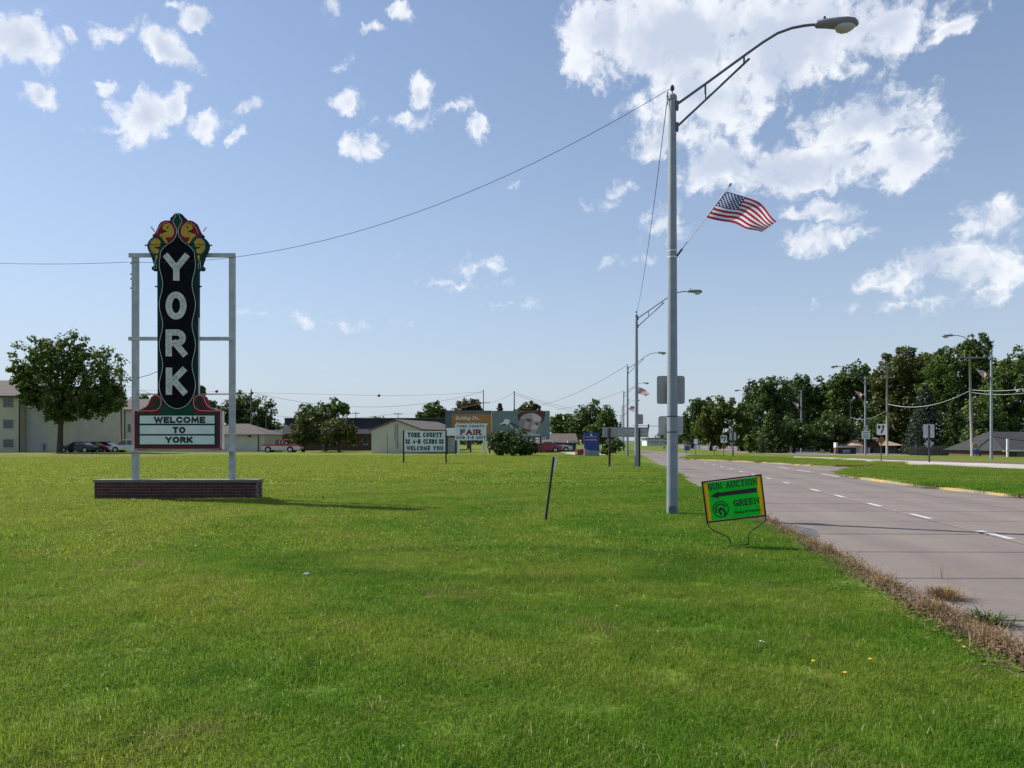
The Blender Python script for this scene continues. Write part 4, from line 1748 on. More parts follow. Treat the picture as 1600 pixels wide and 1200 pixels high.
def lamp_parts():
    P = {}
    P['pole'] = (MB().lathe([(.125, -.3), (.125, 0), (.122, .3), (.082, 9.0), (.080, 9.02)], 12), m_pole, True)
    P['pole_cap'] = (MB().lathe([(.082, 9.0), (.10, 9.02), (.10, 9.09), (.07, 9.13), (.01, 9.14)], 12), m_pole, False)
    P['arm'] = (MB().tube([(x, 0, z) for x, z in ARM], .030, 8), m_arm, True)
    P['brace'] = (MB().tube([(.09, 0, 8.42), (1.62, 0, 9.80)], .026, 8), m_arm, True)
    P['strut'] = (MB().tube([(.70, 0, 9.31), (.70, 0, 8.98)], .022, 6), m_arm, True)
    P['strut.b'] = (MB().tube([(1.51, 0, 9.86), (1.51, 0, 9.71)], .022, 6), m_arm, True)
    P['clamp'] = (MB().box(.06, .13, -.07, .07, 8.80, 8.97).box(.06, .13, -.07, .07, 8.34, 8.50), m_arm, False)
    P['lamp_head'] = (loft([(2.96, 10.43, .045, .04), (3.0, 10.43, .09, .075), (3.2, 10.43, .12, .09), (3.4, 10.42, .165, .10), (3.6, 10.41, .185, .10), (3.74, 10.40, .15, .085), (3.82, 10.385, .07, .05), (3.84, 10.38, .02, .02)], 14), m_head, True)
    P['lens'] = (loft([(3.36, 10.34, .03, .02), (3.42, 10.33, .12, .09), (3.52, 10.325, .15, .12), (3.64, 10.33, .14, .11), (3.74, 10.345, .09, .07), (3.79, 10.36, .03, .02)], 12), m_lens, True)
    P['photocell'] = (MB().lathe([(.028, 0), (.03, .05), (.02, .075)], 8, (3.16, 0, 10.51)), m_strap, False)
    P['insulator'] = (MB().lathe([(.012, 0), (.012, .07), (.045, .09), (.045, .16), (.02, .20)], 8, (0, 0, 9.14)), m_strap, False)
    return P


def lamp(label, px, D, toward=1, group=None, scale=1.0, z=None):
    x = (px - HX) / F * D
    rz = -ROAD_A if toward > 0 else math.pi - ROAD_A
    th = thing('street_lamp', label, 'street lamp', (x, D, gz(x, D) if z is None else z), rz, group)
    th.scale = (scale,) * 3
    if not LAMP_MESH:
        for k_, (mb_, m_, sm) in lamp_parts().items():
            me = mb_.mesh(k_.split('.')[0])
            me.materials.append(m_)
            if sm:
                me.polygons.foreach_set('use_smooth', [True] * len(me.polygons))
            LAMP_MESH[k_] = me
    for k_, me in LAMP_MESH.items():
        o = bpy.data.objects.new(k_.split('.')[0], me)
        COL.objects.link(o)
        o.parent = th
    return th


l1 = lamp('tall grey street lamp beside the auction placard with two blank signs on it', 1050.5, 16.1)
obj('access_plate', MB().prism([(-.085, -.02), (.085, -.02), (.085, .16), (.05, .2), (-.05, .2), (-.085, .16)], -.137, -.11), m_arm, l1)
m_dark_strap = m_strap
for py, mt in ((391.5, m_white), (401.5, m_white), (650, m_strap), (674.5, m_strap)):
    z = CAMH + (HY - py) / F * 16.1
    rr0 = .122 - .040 * z / 9 + .004
    obj('strap', MB().lathe([(rr0, -.012), (rr0, .012)], 12, (0, 0, z)), mt, l1)
obj('cable', MB().tube([(-.1, -.02, 9.2), (-.12, -.03, 9.1), (-.10, -.03, 8.9)], .008, 5), m_strap, l1)
l2 = lamp('grey street lamp standing beside the wide blank road sign', 994.5, 44.2)
l3 = lamp('third grey street lamp along the kerb, flying a small flag', 980.5, 75)
l4 = lamp('fourth grey street lamp along the kerb with a flag', 974.5, 114)
l5 = lamp('far street lamp at the end of the kerbside row', 972, 163)
l6 = lamp('farthest street lamp barely visible beyond the kerbside row', 970, 222)
r1 = lamp('street lamp with flag beside a leaning wooden utility pole', 1549, 61.7, -1)
r2 = lamp('street lamp with flag and white notice signs across the road', 1352, 86, -1)
r3 = lamp('street lamp in front of dark trees with flag and parked car', 1252, 104, -1)
r4 = lamp('street lamp with small flag before the dark tree gap', 1185, 122, -1)
r5 = lamp('street lamp standing behind the paired blank sign backs', 1142, 140, -1)
r6 = lamp('farthest street lamp across the road by the yellow green tree', 1107, 165, -1)


def sign_plate(parent, x0, x1, z0, z1, y, mat, name='sign_plate', r=.05):
    p = []
    for (cx, cz, a0) in ((x1 - r, z1 - r, 0), (x0 + r, z1 - r, 90), (x0 + r, z0 + r, 180), (x1 - r, z0 + r, 270)):
        for k in range(5):
            a = R(a0 + 22.5 * k)
            p.append((cx + r * math.cos(a), cz + r * math.sin(a)))
    return obj(name, MB().prism(p, y, y + .004), mat, parent)


m_signback = M('sign_back_aluminium', (.33, .33, .32), .55, .12, 4, metal=.25)
m_signback2 = M('sign_back_pale', (.46, .47, .48), .55, .1, 4, metal=.2)


def zat(py, D):
    return CAMH - (py - HY) / F * D


# plates hang on the far side of the lamp post, seen from behind
t_ = thing('road_sign', 'square blank grey sign back strapped high on the near lamp post', 'sign', (l1.location.x, l1.location.y + .14, 0))
sign_plate(t_, -.31, .305, zat(631, 16.2), zat(587, 16.2), 0, m_signback)
obj('bracket', MB().box(-.03, .03, -.04, -.001, zat(625, 16.2), zat(592, 16.2)), m_strap, t_)
t_ = thing('road_sign', 'pale blank sign back strapped low on the near lamp post', 'sign', (l1.location.x, l1.location.y + .15, 0))
sign_plate(t_, -.275, .27, zat(679.5, 16.2), zat(650, 16.2), 0, m_signback2)
obj('bracket', MB().box(-.03, .03, -.045, -.001, zat(677, 16.2), zat(652, 16.2)), m_strap, t_)
t_ = thing('road_sign', 'small blank sign back on the lamp by the wide road sign', 'sign', (l2.location.x + .2, l2.location.y + .14, 0))
sign_plate(t_, -.24, .22, zat(662.5, 44), zat(647, 44), 0, m_signback)
obj('bracket', MB().box(-.22, -.17, -.06, -.001, zat(661, 44), zat(648, 44)), m_strap, t_)


def flag_mat():
    m = bpy.data.materials.new('flag_cloth')
    m.use_nodes = True
    N, L = m.node_tree.nodes, m.node_tree.links
    uv = N.new('ShaderNodeUVMap')
    sp = N.new('ShaderNodeSeparateXYZ')
    L.new(uv.outputs[0], sp.inputs[0])
    U, V_ = sp.outputs[0], sp.outputs[1]

    def mth(op, a, b=None, c=None):
        n = N.new('ShaderNodeMath')
        n.operation = op
        for i, v in enumerate((a, b, c)):
            if v is None:
                continue
            if isinstance(v, (int, float)):
                n.inputs[i].default_value = v
            else:
                L.new(v, n.inputs[i])
        return n.outputs[0]

    def mix(f, A, B):
        n = N.new('ShaderNodeMix')
        n.data_type = 'RGBA'
        for k, v in (('Factor', f), ('A', A), ('B', B)):
            if isinstance(v, tuple):
                n.inputs[k].default_value = v + (1,)
            else:
                L.new(v, n.inputs[k])
        return n.outputs['Result']
    # v runs 0 (top) to 1 (bottom); 13 stripes, red first
    stripe = mth('LESS_THAN', mth('FRACT', mth('MULTIPLY', V_, 6.5)), .5)
    col = mix(stripe, (.72, .73, .78), (.36, .014, .03))
    canton = mth('MULTIPLY', mth('LESS_THAN', U, .4), mth('LESS_THAN', V_, 7 / 13))
    # stars: lattice of 11 x 9 places, every other one filled
    cu = mth('MULTIPLY', U, 12 / .4)
    cv = mth('MULTIPLY', V_, 10 / (7 / 13))
    iu, iv = mth('ROUND', cu), mth('ROUND', cv)
    par = mth('LESS_THAN', mth('ABSOLUTE', mth('SUBTRACT', mth('MODULO', mth('ADD', iu, iv), 2), 0)), .5)
    du = mth('MULTIPLY', mth('SUBTRACT', cu, iu), 1.0)
    dv = mth('SUBTRACT', cv, iv)
    dist = mth('SQRT', mth('ADD', mth('MULTIPLY', du, du), mth('MULTIPLY', dv, dv)))
    inner = mth('MULTIPLY', mth('MULTIPLY', mth('GREATER_THAN', iu, .5), mth('LESS_THAN', iu, 11.5)), mth('MULTIPLY', mth('GREATER_THAN', iv, .5), mth('LESS_THAN', iv, 9.5)))
    star = mth('MULTIPLY', mth('MULTIPLY', mth('LESS_THAN', dist, .48), par), inner)
    blue = mix(star, (.035, .05, .19), (.72, .73, .78))
    col = mix(canton, col, blue)
    b = N['Principled BSDF']
    b.inputs['Roughness'].default_value = .7
    L.new(col, b.inputs['Base Color'])
    t = N.new('ShaderNodeBsdfTranslucent')
    L.new(col, t.inputs['Color'])
    ms = N.new('ShaderNodeMixShader')
    ms.inputs[0].default_value = .5
    L.new(b.outputs[0], ms.inputs[1])
    L.new(t.outputs[0], ms.inputs[2])
    L.new(ms.outputs[0], N['Material Output'].inputs[0])
    return m


m_flag = flag_mat()
m_fpole = M('flag_staff_white', (.70, .70, .68), .4, .05)
FLAG = {}


def flag_mesh(key, c00, c10, c11, c01, bow, amp):
    """corners: hoist top, fly top, fly bottom, hoist bottom (x, z)"""
    if key in FLAG:
        return FLAG[key]
    nu, nv_ = 40, 26
    vs, uvs, fs = [], [], []
    for j in range(nv_ + 1):
        v = j / nv_
        for i in range(nu + 1):
            u = i / nu
            x = (c00[0] * (1 - u) + c10[0] * u) * (1 - v) + (c01[0] * (1 - u) + c11[0] * u) * v
            z = (c00[1] * (1 - u) + c10[1] * u) * (1 - v) + (c01[1] * (1 - u) + c11[1] * u) * v
            z += bow * math.sin(math.pi * u) * (1 - .8 * v) - .02 * math.sin(2 * math.pi * u) * v
            y = amp * u ** .6 * math.sin(7.5 * u + 2.2 * v) + .25 * amp * math.sin(16 * u - 4 * v) * u
            z += .012 * math.sin(13 * u + 2 * v) * u
            vs.append((x, y, z))
            uvs.append((u, v))
    for j in range(nv_):
        for i in range(nu):
            a = j * (nu + 1) + i
            fs.append((a, a + 1, a + nu + 2, a + nu + 1))
    me = MB().add(vs, fs).mesh('flag')
    ul = me.uv_layers.new(name='UVMap')
    for lp in me.loops:
        ul.data[lp.index].uv = uvs[lp.vertex_index]
    me.polygons.foreach_set('use_smooth', [True] * len(me.polygons))
    me.materials.append(m_flag)
    FLAG[key] = me
    return me


def flag(label, pole, kind, group=None):
    th = thing('flag', label, 'flag', (pole.location.x, pole.location.y, pole.location.z), -ROAD_A, group)
    if kind == 'road':
        a, b = (.1, 5.62), (1.19, 7.06)
        me = flag_mesh('road', (1.125, 6.97), (2.20, 6.30), (1.87, 6.05), (.725, 6.43), .14, .10)
    else:
        a, b = (-.1, 6.15), (-1.2, 7.62)
        me = flag_mesh('back', (-1.14, 7.53), (-.28, 7.15), (-.42, 6.70), (-.72, 6.98), .12, .12)
    st = obj('staff', MB().tube([(a[0], 0, a[1]), (b[0], 0, b[1])], .014, 6), m_fpole, th)
    obj('finial', MB().tube([(b[0], 0, b[1]), (b[0] + (b[0] - a[0]) * .05, 0, b[1] + .08)], [.012, .022], 6), m_strap, st)
    obj('cloth', me, None, th)
    obj('holder', MB().tube([(a[0] - (b[0] - a[0]) * .02, 0, a[1] - .03), (a[0] + (b[0] - a[0]) * .1, 0, a[1] + (b[1] - a[1]) * .1)], .024, 6), m_strap, th)
    return th


flag('large stars and stripes flag flying from the near lamp post', l1, 'road')
flag('small stars and stripes flag on the third kerbside lamp', l3, 'road')
flag('tiny stars and stripes flag on the fourth kerbside lamp', l4, 'road')
flag('stars and stripes flag on the lamp beside the leaning utility pole', r1, 'back')
flag('stars and stripes flag on the lamp with white notices', r2, 'back')
flag('stars and stripes flag on the lamp by the parked car', r3, 'back')
flag('tiny flag on the lamp before the dark tree gap', r4, 'back')


# ------------------------------------------------------------------ wires and utility poles
def wire(label, a, b, sag, r=.010, group=None, n=24, mat=None):
    a, b = Vector(a), Vector(b)
    pts = []
    for i in range(n + 1):
        f = i / n
        p = a.lerp(b, f)
        p.z -= sag * 4 * f * (1 - f)
        pts.append(p - a)
    return tag(obj('overhead_wire', MB().tube(pts, r, 5), mat or m_wire, loc=a), label, 'wire', group)


p1 = Vector((l1.location.x - .05, 16.1, 9.25))
wire('long sagging wire from the near lamp post to the black sign', p1, W(202, 409.5, YS + .2), 1.05, .006)
wire('wire leading away from the left post of the black sign', W(200, 409.5, YS + .2), W(-330, 372, 26), .35, .006)
wire('thin wire dropping from the near lamp to the next lamp', (l1.location.x - .08, 16.15, 9.2), (l2.location.x, 44.1, 9.25), .55, .009)
wire('service wire from the third lamp towards the houses', (l3.location.x, 75, 9.25), W(840, 634, 108), .6, .018)
wire('faint service wire from the fourth lamp to the trees', (l4.location.x, 114, 9.25), W(870, 640, 135), .4, .02)

m_wood = M('weathered_pole_wood', (.16, .125, .10), .9, .25, 4, .3, stretch=(6, 6, .6))
m_woodg = M('grey_pole_wood', (.25, .235, .215), .9, .2, 4, .3, stretch=(6, 6, .6))


def util_pole(label, px, py_top, D, arms=(), mat=m_wood, lean=0.0, r=.15, base=None):
    g = G(px, D) if base is None else Vector(((px - HX) / F * D, D, base))
    h = zat(py_top, D) - g.z
    th = thing('utility_pole', label, 'utility pole', g)
    obj('pole', MB().tube([(0, 0, -.4), (lean * .5, 0, h * .45), (lean, 0, h)], [r, r * .85, r * .62], 8), mat, th, smooth=True)
    for (py, w, dz) in arms:
        z = zat(py, D) - g.z
        ar = obj('crossarm', MB().box(lean - w / 2, lean + w / 2, -.2, -.1, z - .06, z + .06), mat, th)
        for s_ in (-.46, -.2, .2, .46):
            obj('insulator', MB().lathe([(.02, 0), (.05, .05), (.05, .12), (.02, .16)], 6, (lean + s_ * w, -.15, z + .06)), m_signback, ar)
    return th


util_pole('leaning grey wooden utility pole beside the round emblem sign', 1519, 553, 74, ((559, 3.0, 0),), m_woodg, -.25)
util_pole('straight grey utility pole behind the yellow dotted marker', 1386, 570, 84, ((575, 2.4, 0), (590, 1.6, 0)), m_woodg)
util_pole('thin dark utility pole beside the monument sign', 1329, 625, 100, (), m_wood, 0, .12)
util_pole('thin utility pole with crossarm in front of the dark spruce', 1218, 640, 112, ((653, 2.4, 0),), m_wood, 0, .12)
util_pole('brown utility pole beside the big shade tree', 189.5, 571, 99, (), m_wood)
util_pole('utility pole with crossarm behind the low tan building', 392.5, 608, 122, ((627, 2.2, 0),), m_wood)
util_pole('short grey utility pole beside the dark mansard roof', 414.5, 648, 126, (), m_woodg, .15, .12)
util_pole('utility pole with crossarm rising behind the orange billboard', 755.3, 609, 128, ((629.5, 2.2, 0),), m_wood, 0, .11)
util_pole('thick utility pole rising behind the portrait billboard', 803.6, 611, 122, (), m_wood, 0, .13)
util_pole('distant utility pole beyond the cream shed roof', 622, 645, 150, ((647, 1.8, 0),), m_wood, 0, .11)
util_pole('distant utility pole above the dark flat roof', 556, 643, 160, ((646, 1.6, 0),), m_wood, 0, .11)
wire('thick cable sagging between the two grey utility poles', W(1386, 631, 84), W(1516, 610, 74), .9, .022, mat=m_signback2)
wire('cable running from the leaning pole out past the houses', W(1517, 609, 74), W(1680, 590, 64), .5, .02, mat=m_signback2)
wire('lower cable from the leaning pole past the second lamp', W(1517, 613, 74), W(1680, 596, 64), .6, .016, mat=m_signback2)
wire('cable between the thin dark pole and the grey utility pole', W(1329, 652, 100), W(1386, 641, 84), .6, .018, mat=m_signback2)
wire('cable sagging across the dark trees to the thin pole', W(1218, 668, 112), W(1329, 655, 100), 1.0, .02, mat=m_signback2)
for i, (a, b, sg) in enumerate((((189, 600, 99), (392, 640, 122), .8), ((392, 612, 122), (755, 612, 128), 2.6), ((392, 645, 122), (620, 646, 150), 1.0), ((620, 646, 150), (755, 629, 128), .7),
                                ((755, 630, 128), (803, 613, 122), .4), ((803, 613, 122), (985, 640, 190), 1.6), ((803, 616, 122), (985, 648, 190), 1.4))):
    wire(['wire from the brown pole to the pole behind the tan building', 'high wire spanning behind the county signs', 'lower wire above the dark flat roof',
          'wire rising from the shed pole to the billboard pole', 'short wire joining the two billboard poles', 'upper wire leaving the billboard poles towards the town',
          'lower wire leaving the billboard poles towards the town'][i], W(*a), W(*b), sg, .022)
m_ball = M('marker_ball_red', (.42, .03, .03), .5, .1)
for (px, py, D, lb) in ((338.5, 611.5, 122, 'red marker ball hanging on the wire beside the sign post'), (592, 618, 126, 'red marker ball on the high wire above the dark roof')):
    mbb = MB().lathe([(.26 * math.sin(R(a)) + .002, -.26 * math.cos(R(a))) for a in range(0, 181, 20)], 12)
    c_ = W(px, py, D)
    tag(obj('marker_ball', mbb, m_ball, loc=c_, smooth=True), lb, 'marker ball')
wire('faint wire carrying the red marker balls', W(150, 608, 121), W(592, 618, 126), .0, .016)
wire('faint wire from the marker ball to the billboard poles', W(592, 618, 126), W(755, 612, 128), .2, .016)


# ------------------------------------------------------------------ road signs
m_wpost = M('creosoted_post', (.055, .045, .035), .9, .25, 6, .3)
t_ = thing('wide_road_sign', 'wide blank grey back of a road sign on two wooden posts', 'sign', (0, 0, 0))
D_ = 45.0
for px, yb in ((952, 729), (998.5, 728)):
    x = (px - HX) / F * D_
    obj('post', MB().box(x - .06, x + .06, D_ - .14, D_ - .02, -.3, zat(669, D_)), m_wpost, t_)
x0, x1 = (941 - HX) / F * D_, (1012 - HX) / F * D_
for i in range(3):
    a, b = zat(683, D_), zat(667.5, D_)
    obj('panel', MB().box(x0, x1, D_, D_ + .02, a + (b - a) * i / 3, a + (b - a) * (i + 1) / 3 - .006), m_signback, t_)


def small_sign(label, px, D, plates, post_top, mat_post=m_steel, cat='sign', w=.05):
    g = G(px, D)
    if D < 56 and px > 1300:
        g.z = .05
    th = thing('road_sign', label, cat, g)
    obj('post', MB().box(-w / 2, w / 2, -.03, .03, -.3, zat(post_top, D) - g.z), mat_post, th)
    for kind, a0, a1, b0, b1, mt in plates:
        X0, X1 = (a0 - px) / F * D, (a1 - px) / F * D
        Z0, Z1 = zat(b1, D) - g.z, zat(b0, D) - g.z
        yy = -.045 if kind.endswith('front') else .034
        if kind.startswith('rect'):
            sign_plate(th, X0, X1, Z0, Z1, yy, mt)
        else:
            cx, cz = (X0 + X1) / 2, (Z0 + Z1) / 2
            obj('sign_plate', MB().prism([(cx, Z0), (X1, cz), (cx, Z1), (X0, cz)], yy, yy + .004), mt, th)
    return th, g


def keep_right(label, px, D, a0, a1, b0, b1, mk):
    th, g = small_sign(label, px, D, [('rect_front', a0, a1, b0, b1, m_white)], b0 + 1)
    X0, X1 = (a0 - px) / F * D, (a1 - px) / F * D
    Z0, Z1 = zat(b1, D) - g.z, zat(b0, D) - g.z

    def s(u, v):
        return (X0 + (X1 - X0) * u, Z1 - (Z1 - Z0) * v)
    obj('median_symbol', MB().prism([s(.10, .15), (s(.42, .15)), s(.40, .38), s(.26, .5), s(.12, .38)], -.052, -.046), m_blk, th)
    obj('arrow', MB().ribbon([s(.52, .85), s(.56, .68), s(.70, .50), s(.70, .22)], (X1 - X0) * .17, -.052, .006), m_blk, th)
    obj('arrow_head', MB().prism([s(.70, .06), s(.50, .30), s(.90, .30)], -.0535, -.0465), m_blk, th)
    cx, cz = 0.0, zat(mk, D) - g.z
    obj('marker_plate', MB().prism([(cx, cz - .32), (cx + .32, cz), (cx, cz + .32), (cx - .32, cz)], -.045, -.041), m_blk, th)
    m_amber = M('amber_reflector', (.75, .33, .04), .3, .1)
    for i in (-1, 0, 1):
        for j in (-1, 0, 1):
            ax, az = (i + j) * .10, (i - j) * .10
            obj('reflector', MB().prism([(cx + ax + .042 * math.cos(a), cz + az + .042 * math.sin(a)) for a in np.linspace(0, 6.283, 9)[:-1]], -.056, -.046), m_amber, th)
    return th


keep_right('white keep right sign over dotted amber marker, beside grey utility pole', 1376.8, 52.8, 1369.5, 1383.5, 662.5, 679.5, 687.5)
keep_right('white keep right sign over dotted marker at the far median nose', 1131, 70, 1126, 1135.5, 680, 692, 697.3)
small_sign('blank rectangular sign back above a diamond on one dark post', 1452, 51, [('rect', 1443.2, 1460.3, 663, 684, m_signback2), ('dia', 1443.8, 1460, 685.5, 701.5, m_signback)], 664, m_steel, w=.09)
small_sign('blank white sign back on dark post beside far keep right sign', 1145.3, 69, [('rect', 1140, 1150.3, 676, 688.2, m_signback2)], 675, m_wpost, w=.11)
small_sign('cluster of small pale signs and a diamond by the yellow green tree', 1087, 82, [('rect_front', 1084, 1090.2, 686, 694, m_white), ('dia_front', 1083.5, 1090, 694.5, 703, m_signback2), ('rect_front', 1090.6, 1094.6, 696.5, 702.5, m_signback2)], 685)
small_sign('small blue road sign at the start of the far median', 1072.5, 92, [('rect_front', 1069, 1078, 696, 704, M('sign_blue', (.03, .07, .32), .5, .1))], 695)
small_sign('low tan and white sign by the far median bushes', 1116, 84, [('rect_front', 1113.5, 1118.5, 697, 703, m_white), ('rect_front', 1117, 1120.5, 701, 706, M('sign_tan', (.5, .4, .26), .6, .1))], 697)
small_sign('yellow diamond warning sign beside the distant junction', 1026, 150, [('dia_front', 1023, 1030.5, 699, 706.5, M('sign_lime', (.45, .55, .04), .5, .1))], 699)
small_sign('taller yellow warning sign by the distant traffic signal', 1037.6, 140, [('dia_front', 1035.4, 1040.2, 695, 704, MATS['sign_lime'])], 695)
# notices on the lamp across the road
t_ = thing('notice_sign', 'white notice with dark text lines on the flagged lamp', 'sign', (r2.location.x, r2.location.y - .16, r2.location.z))
zz = -r2.location.z
sign_plate(t_, -.48, .48, zat(686, 86) + zz, zat(673.5, 86) + zz, -.004, m_panel)
for v in (675.3, 678.3, 681, 683.6):
    obj('text_line', MB().box(-.36, .36, -.012, -.005, zat(v + 1.0, 86) + zz, zat(v, 86) + zz), M('notice_text_blue', (.05, .07, .13), .6, .1), t_)
t_ = thing('notice_sign', 'small pinkish notice above the white one on the flagged lamp', 'sign', (r2.location.x, r2.location.y - .16, r2.location.z))
sign_plate(t_, -.26, .24, zat(672.8, 86) + zz, zat(664.8, 86) + zz, -.004, M('notice_pink', (.6, .5, .53), .6, .08))
for v in (667, 670):
    obj('text_line', MB().box(-.18, .16, -.012, -.005, zat(v + .9, 86) + zz, zat(v, 86) + zz), MATS['notice_text_blue'], t_)

# round club emblem sign
g = G(1524, 72)
t_ = thing('emblem_sign', 'round yellow gear emblem sign above a blue plate', 'sign', g)
cz = zat(696.8, 72) - g.z
obj('post', MB().tube([(.15, .03, -.3), (.15, .03, cz)], .04, 6), m_steel, t_)
obj('white_disc', MB().prism([(.31 * math.cos(a), cz + .31 * math.sin(a)) for a in np.linspace(0, 6.283, 25)[:-1]], -.02, 0), m_white, t_)
obj('dark_disc', MB().prism([(.26 * math.cos(a), cz + .26 * math.sin(a)) for a in np.linspace(0, 6.283, 25)[:-1]], -.026, -.021), m_blk, t_)
gear = []
for i in range(48):
    rr = .225 if (i // 2) % 2 else .19
    gear.append((rr * math.cos(i * math.pi / 24), cz + rr * math.sin(i * math.pi / 24)))
obj('gear', MB().prism(gear, -.033, -.027), m_ylw, t_)
obj('gear_hub', MB().ribbon(ring(0, cz, .12, .12), .04, -.038, .004, True), m_blk, t_)
obj('blue_plate', MB().prism([(-.2, cz - .78), (.35, cz - .72), (.5, cz - .5), (.42, cz - .34), (-.22, cz - .38)], -.01, .005), MATS['sign_blue'], t_)

# ------------------------------------------------------------------ county signs on the lawn
D_ = 50.7
g = G(664, D_)
k_ = D_ / F
t_ = thing('county_sign', 'white 4-H clubs welcome board between two dark posts', 'sign', g)


def lx(px):
    return (px - 664) * k_


for px in (630.7, 697):
    obj('post', MB().box(lx(px) - .05, lx(px) + .05, -.05, .05, -.3, zat(672.5, D_) - g.z), m_wpost, t_)
obj('board', MB().box(lx(632.2), lx(695.8), -.07, -.04, zat(705.5, D_) - g.z, zat(673.5, D_) - g.z), m_panel, t_)
obj('bottom_rail', MB().box(lx(632), lx(696), -.055, -.0, zat(707, D_) - g.z, zat(705.7, D_) - g.z), m_wpost, t_)
m_ink = M('ink_green_black', (.012, .03, .028), .6, .1)
for txt, a, b, v0, v1, sf, tt in (('YORK COUNTY', 637.2, 690.8, 675.8, 683.2, .035, .075), ('4-H CLUBS', 645.3, 683.3, 686.2, 693.6, .035, .075), ('WELCOME YOU', 635.6, 692.6, 696.8, 703.8, 0, .075)):
    put_text(txt, lx(a), lx(b), zat(v1, D_) - g.z, (v1 - v0) * k_, tt, -.078, .007, m_ink, t_, serif=sf, gap=.035)
for px in (637.3, 689.6):
    cx, cz = lx(px), zat(689.8, D_) - g.z
    cl_ = MB()
    for n_, (dx, dz) in enumerate(((-1, -1), (1, -1), (-1, 1), (1, 1))):
        cl_.prism([(cx + dx * .085 + .078 * math.cos(a), cz + dz * .085 + .078 * math.sin(a)) for a in np.linspace(0, 6.283, 11)[:-1]], -.0745 - .0008 * n_, -.0705)
    cl_.ribbon([(cx, cz), (cx + .05, cz - .2)], .03, -.0785, .008)
    obj('clover_emblem', cl_, m_ink, t_)

D_ = 82.0
g = G(735.5, D_)
k_ = D_ / F
t_ = thing('fair_sign', 'white York County Fair board on two white posts before the billboard', 'sign', g)


def lx(px):
    return (px - 735.5) * k_


for px in (716.5, 757):
    obj('post', MB().box(lx(px) - .12, lx(px) + .12, -.05, .10, -.3, zat(688, D_) - g.z), m_panel, t_)
obj('board', MB().box(lx(711), lx(760), -.09, -.055, zat(688, D_) - g.z, zat(662.3, D_) - g.z), m_panel, t_)
m_nav = M('ink_navy', (.02, .04, .11), .6, .1)
m_mar = M('ink_maroon', (.22, .012, .02), .6, .1)
for txt, a, b, v0, v1, mt, tt, sf in (('YORK COUNTY', 713.8, 757, 664.2, 668, m_nav, .075, 0), ('FAIR', 719.4, 752, 670.8, 679.6, m_mar, .17, .07), ('AUG 3-6 2017', 713, 758.8, 681.3, 685.8, m_nav, .08, 0)):
    put_text(txt, lx(a), lx(b), zat(v1, D_) - g.z, (v1 - v0) * k_, tt, -.099, .008, mt, t_, serif=sf, gap=.06)
g2 = G(706, 84)
t_ = thing('white_side_board', 'plain white board with red foot reaching out behind the fair sign', 'sign', g2)
k2 = 84 / F
obj('board', MB().box((697.3 - 706) * k2, (713 - 706) * k2, -.02, .02, zat(681, 84), zat(669, 84)), m_panel, t_)
obj('red_foot', MB().box((704 - 706) * k2, (713 - 706) * k2, -.03, .01, zat(683.5, 84), zat(681.1, 84)), m_red, t_)
for px in (699, 711.5):
    obj('post', MB().box((px - 706) * k2 - .06, (px - 706) * k2 + .06, .021, .11, -.3, zat(670, 84)), m_wpost, t_)

# ------------------------------------------------------------------ billboard
D_ = 95.0
k_ = D_ / F
g = G(777, D_)
bb = thing('billboard', 'wide grey green billboard with orange panel and large printed face', 'billboard', g)


def bx(px):
    return (px - 777) * k_


def bz(py):
    return zat(py, D_) - g.z


m_bbg = M('billboard_grey_green', (.16, .205, .20), .7, .12, .6)
m_bbl = M('billboard_dark_grey', (.105, .125, .12), .7, .1, .8)
m_bor = M('billboard_orange', (.38, .175, .035), .7, .1, .8)
obj('panel', MB().box(bx(696), bx(768), -.12, .12, bz(684), bz(641.5)), m_bbl, bb)
obj('panel', MB().box(bx(768.3), bx(859), -.12, .12, bz(684), bz(642)), m_bbg, bb)
obj('orange_poster', MB().box(bx(706), bx(767.6), -.14, -.121, bz(678), bz(647)), m_bor, bb)
font_text('Building On...', bx(712), bx(751), bz(657.6), bz(650.4) - bz(657.6), -.142, m_white, bb, shear=.3, bold=.015)
font_text('Financial Harmony', bx(712), bx(763), bz(666.5), bz(659.6) - bz(666.5), -.142, m_white, bb, shear=.3, bold=.01)
for px in (712, 735, 765, 790, 815, 845):
    obj('post', MB().box(bx(px) - .12, bx(px) + .12, .13, .37, -.4, bz(643)), m_steel, bb)
obj('catwalk', MB().box(bx(770), bx(858), -.9, -.13, bz(686.5), bz(685.2)), m_steel, bb)
# printed face, a few flat tones one on the other
ZB = 1 / 16.0


def fp(pts):
    return [(bx(765 + a * ZB), bz(635 + b * ZB)) for a, b in pts]


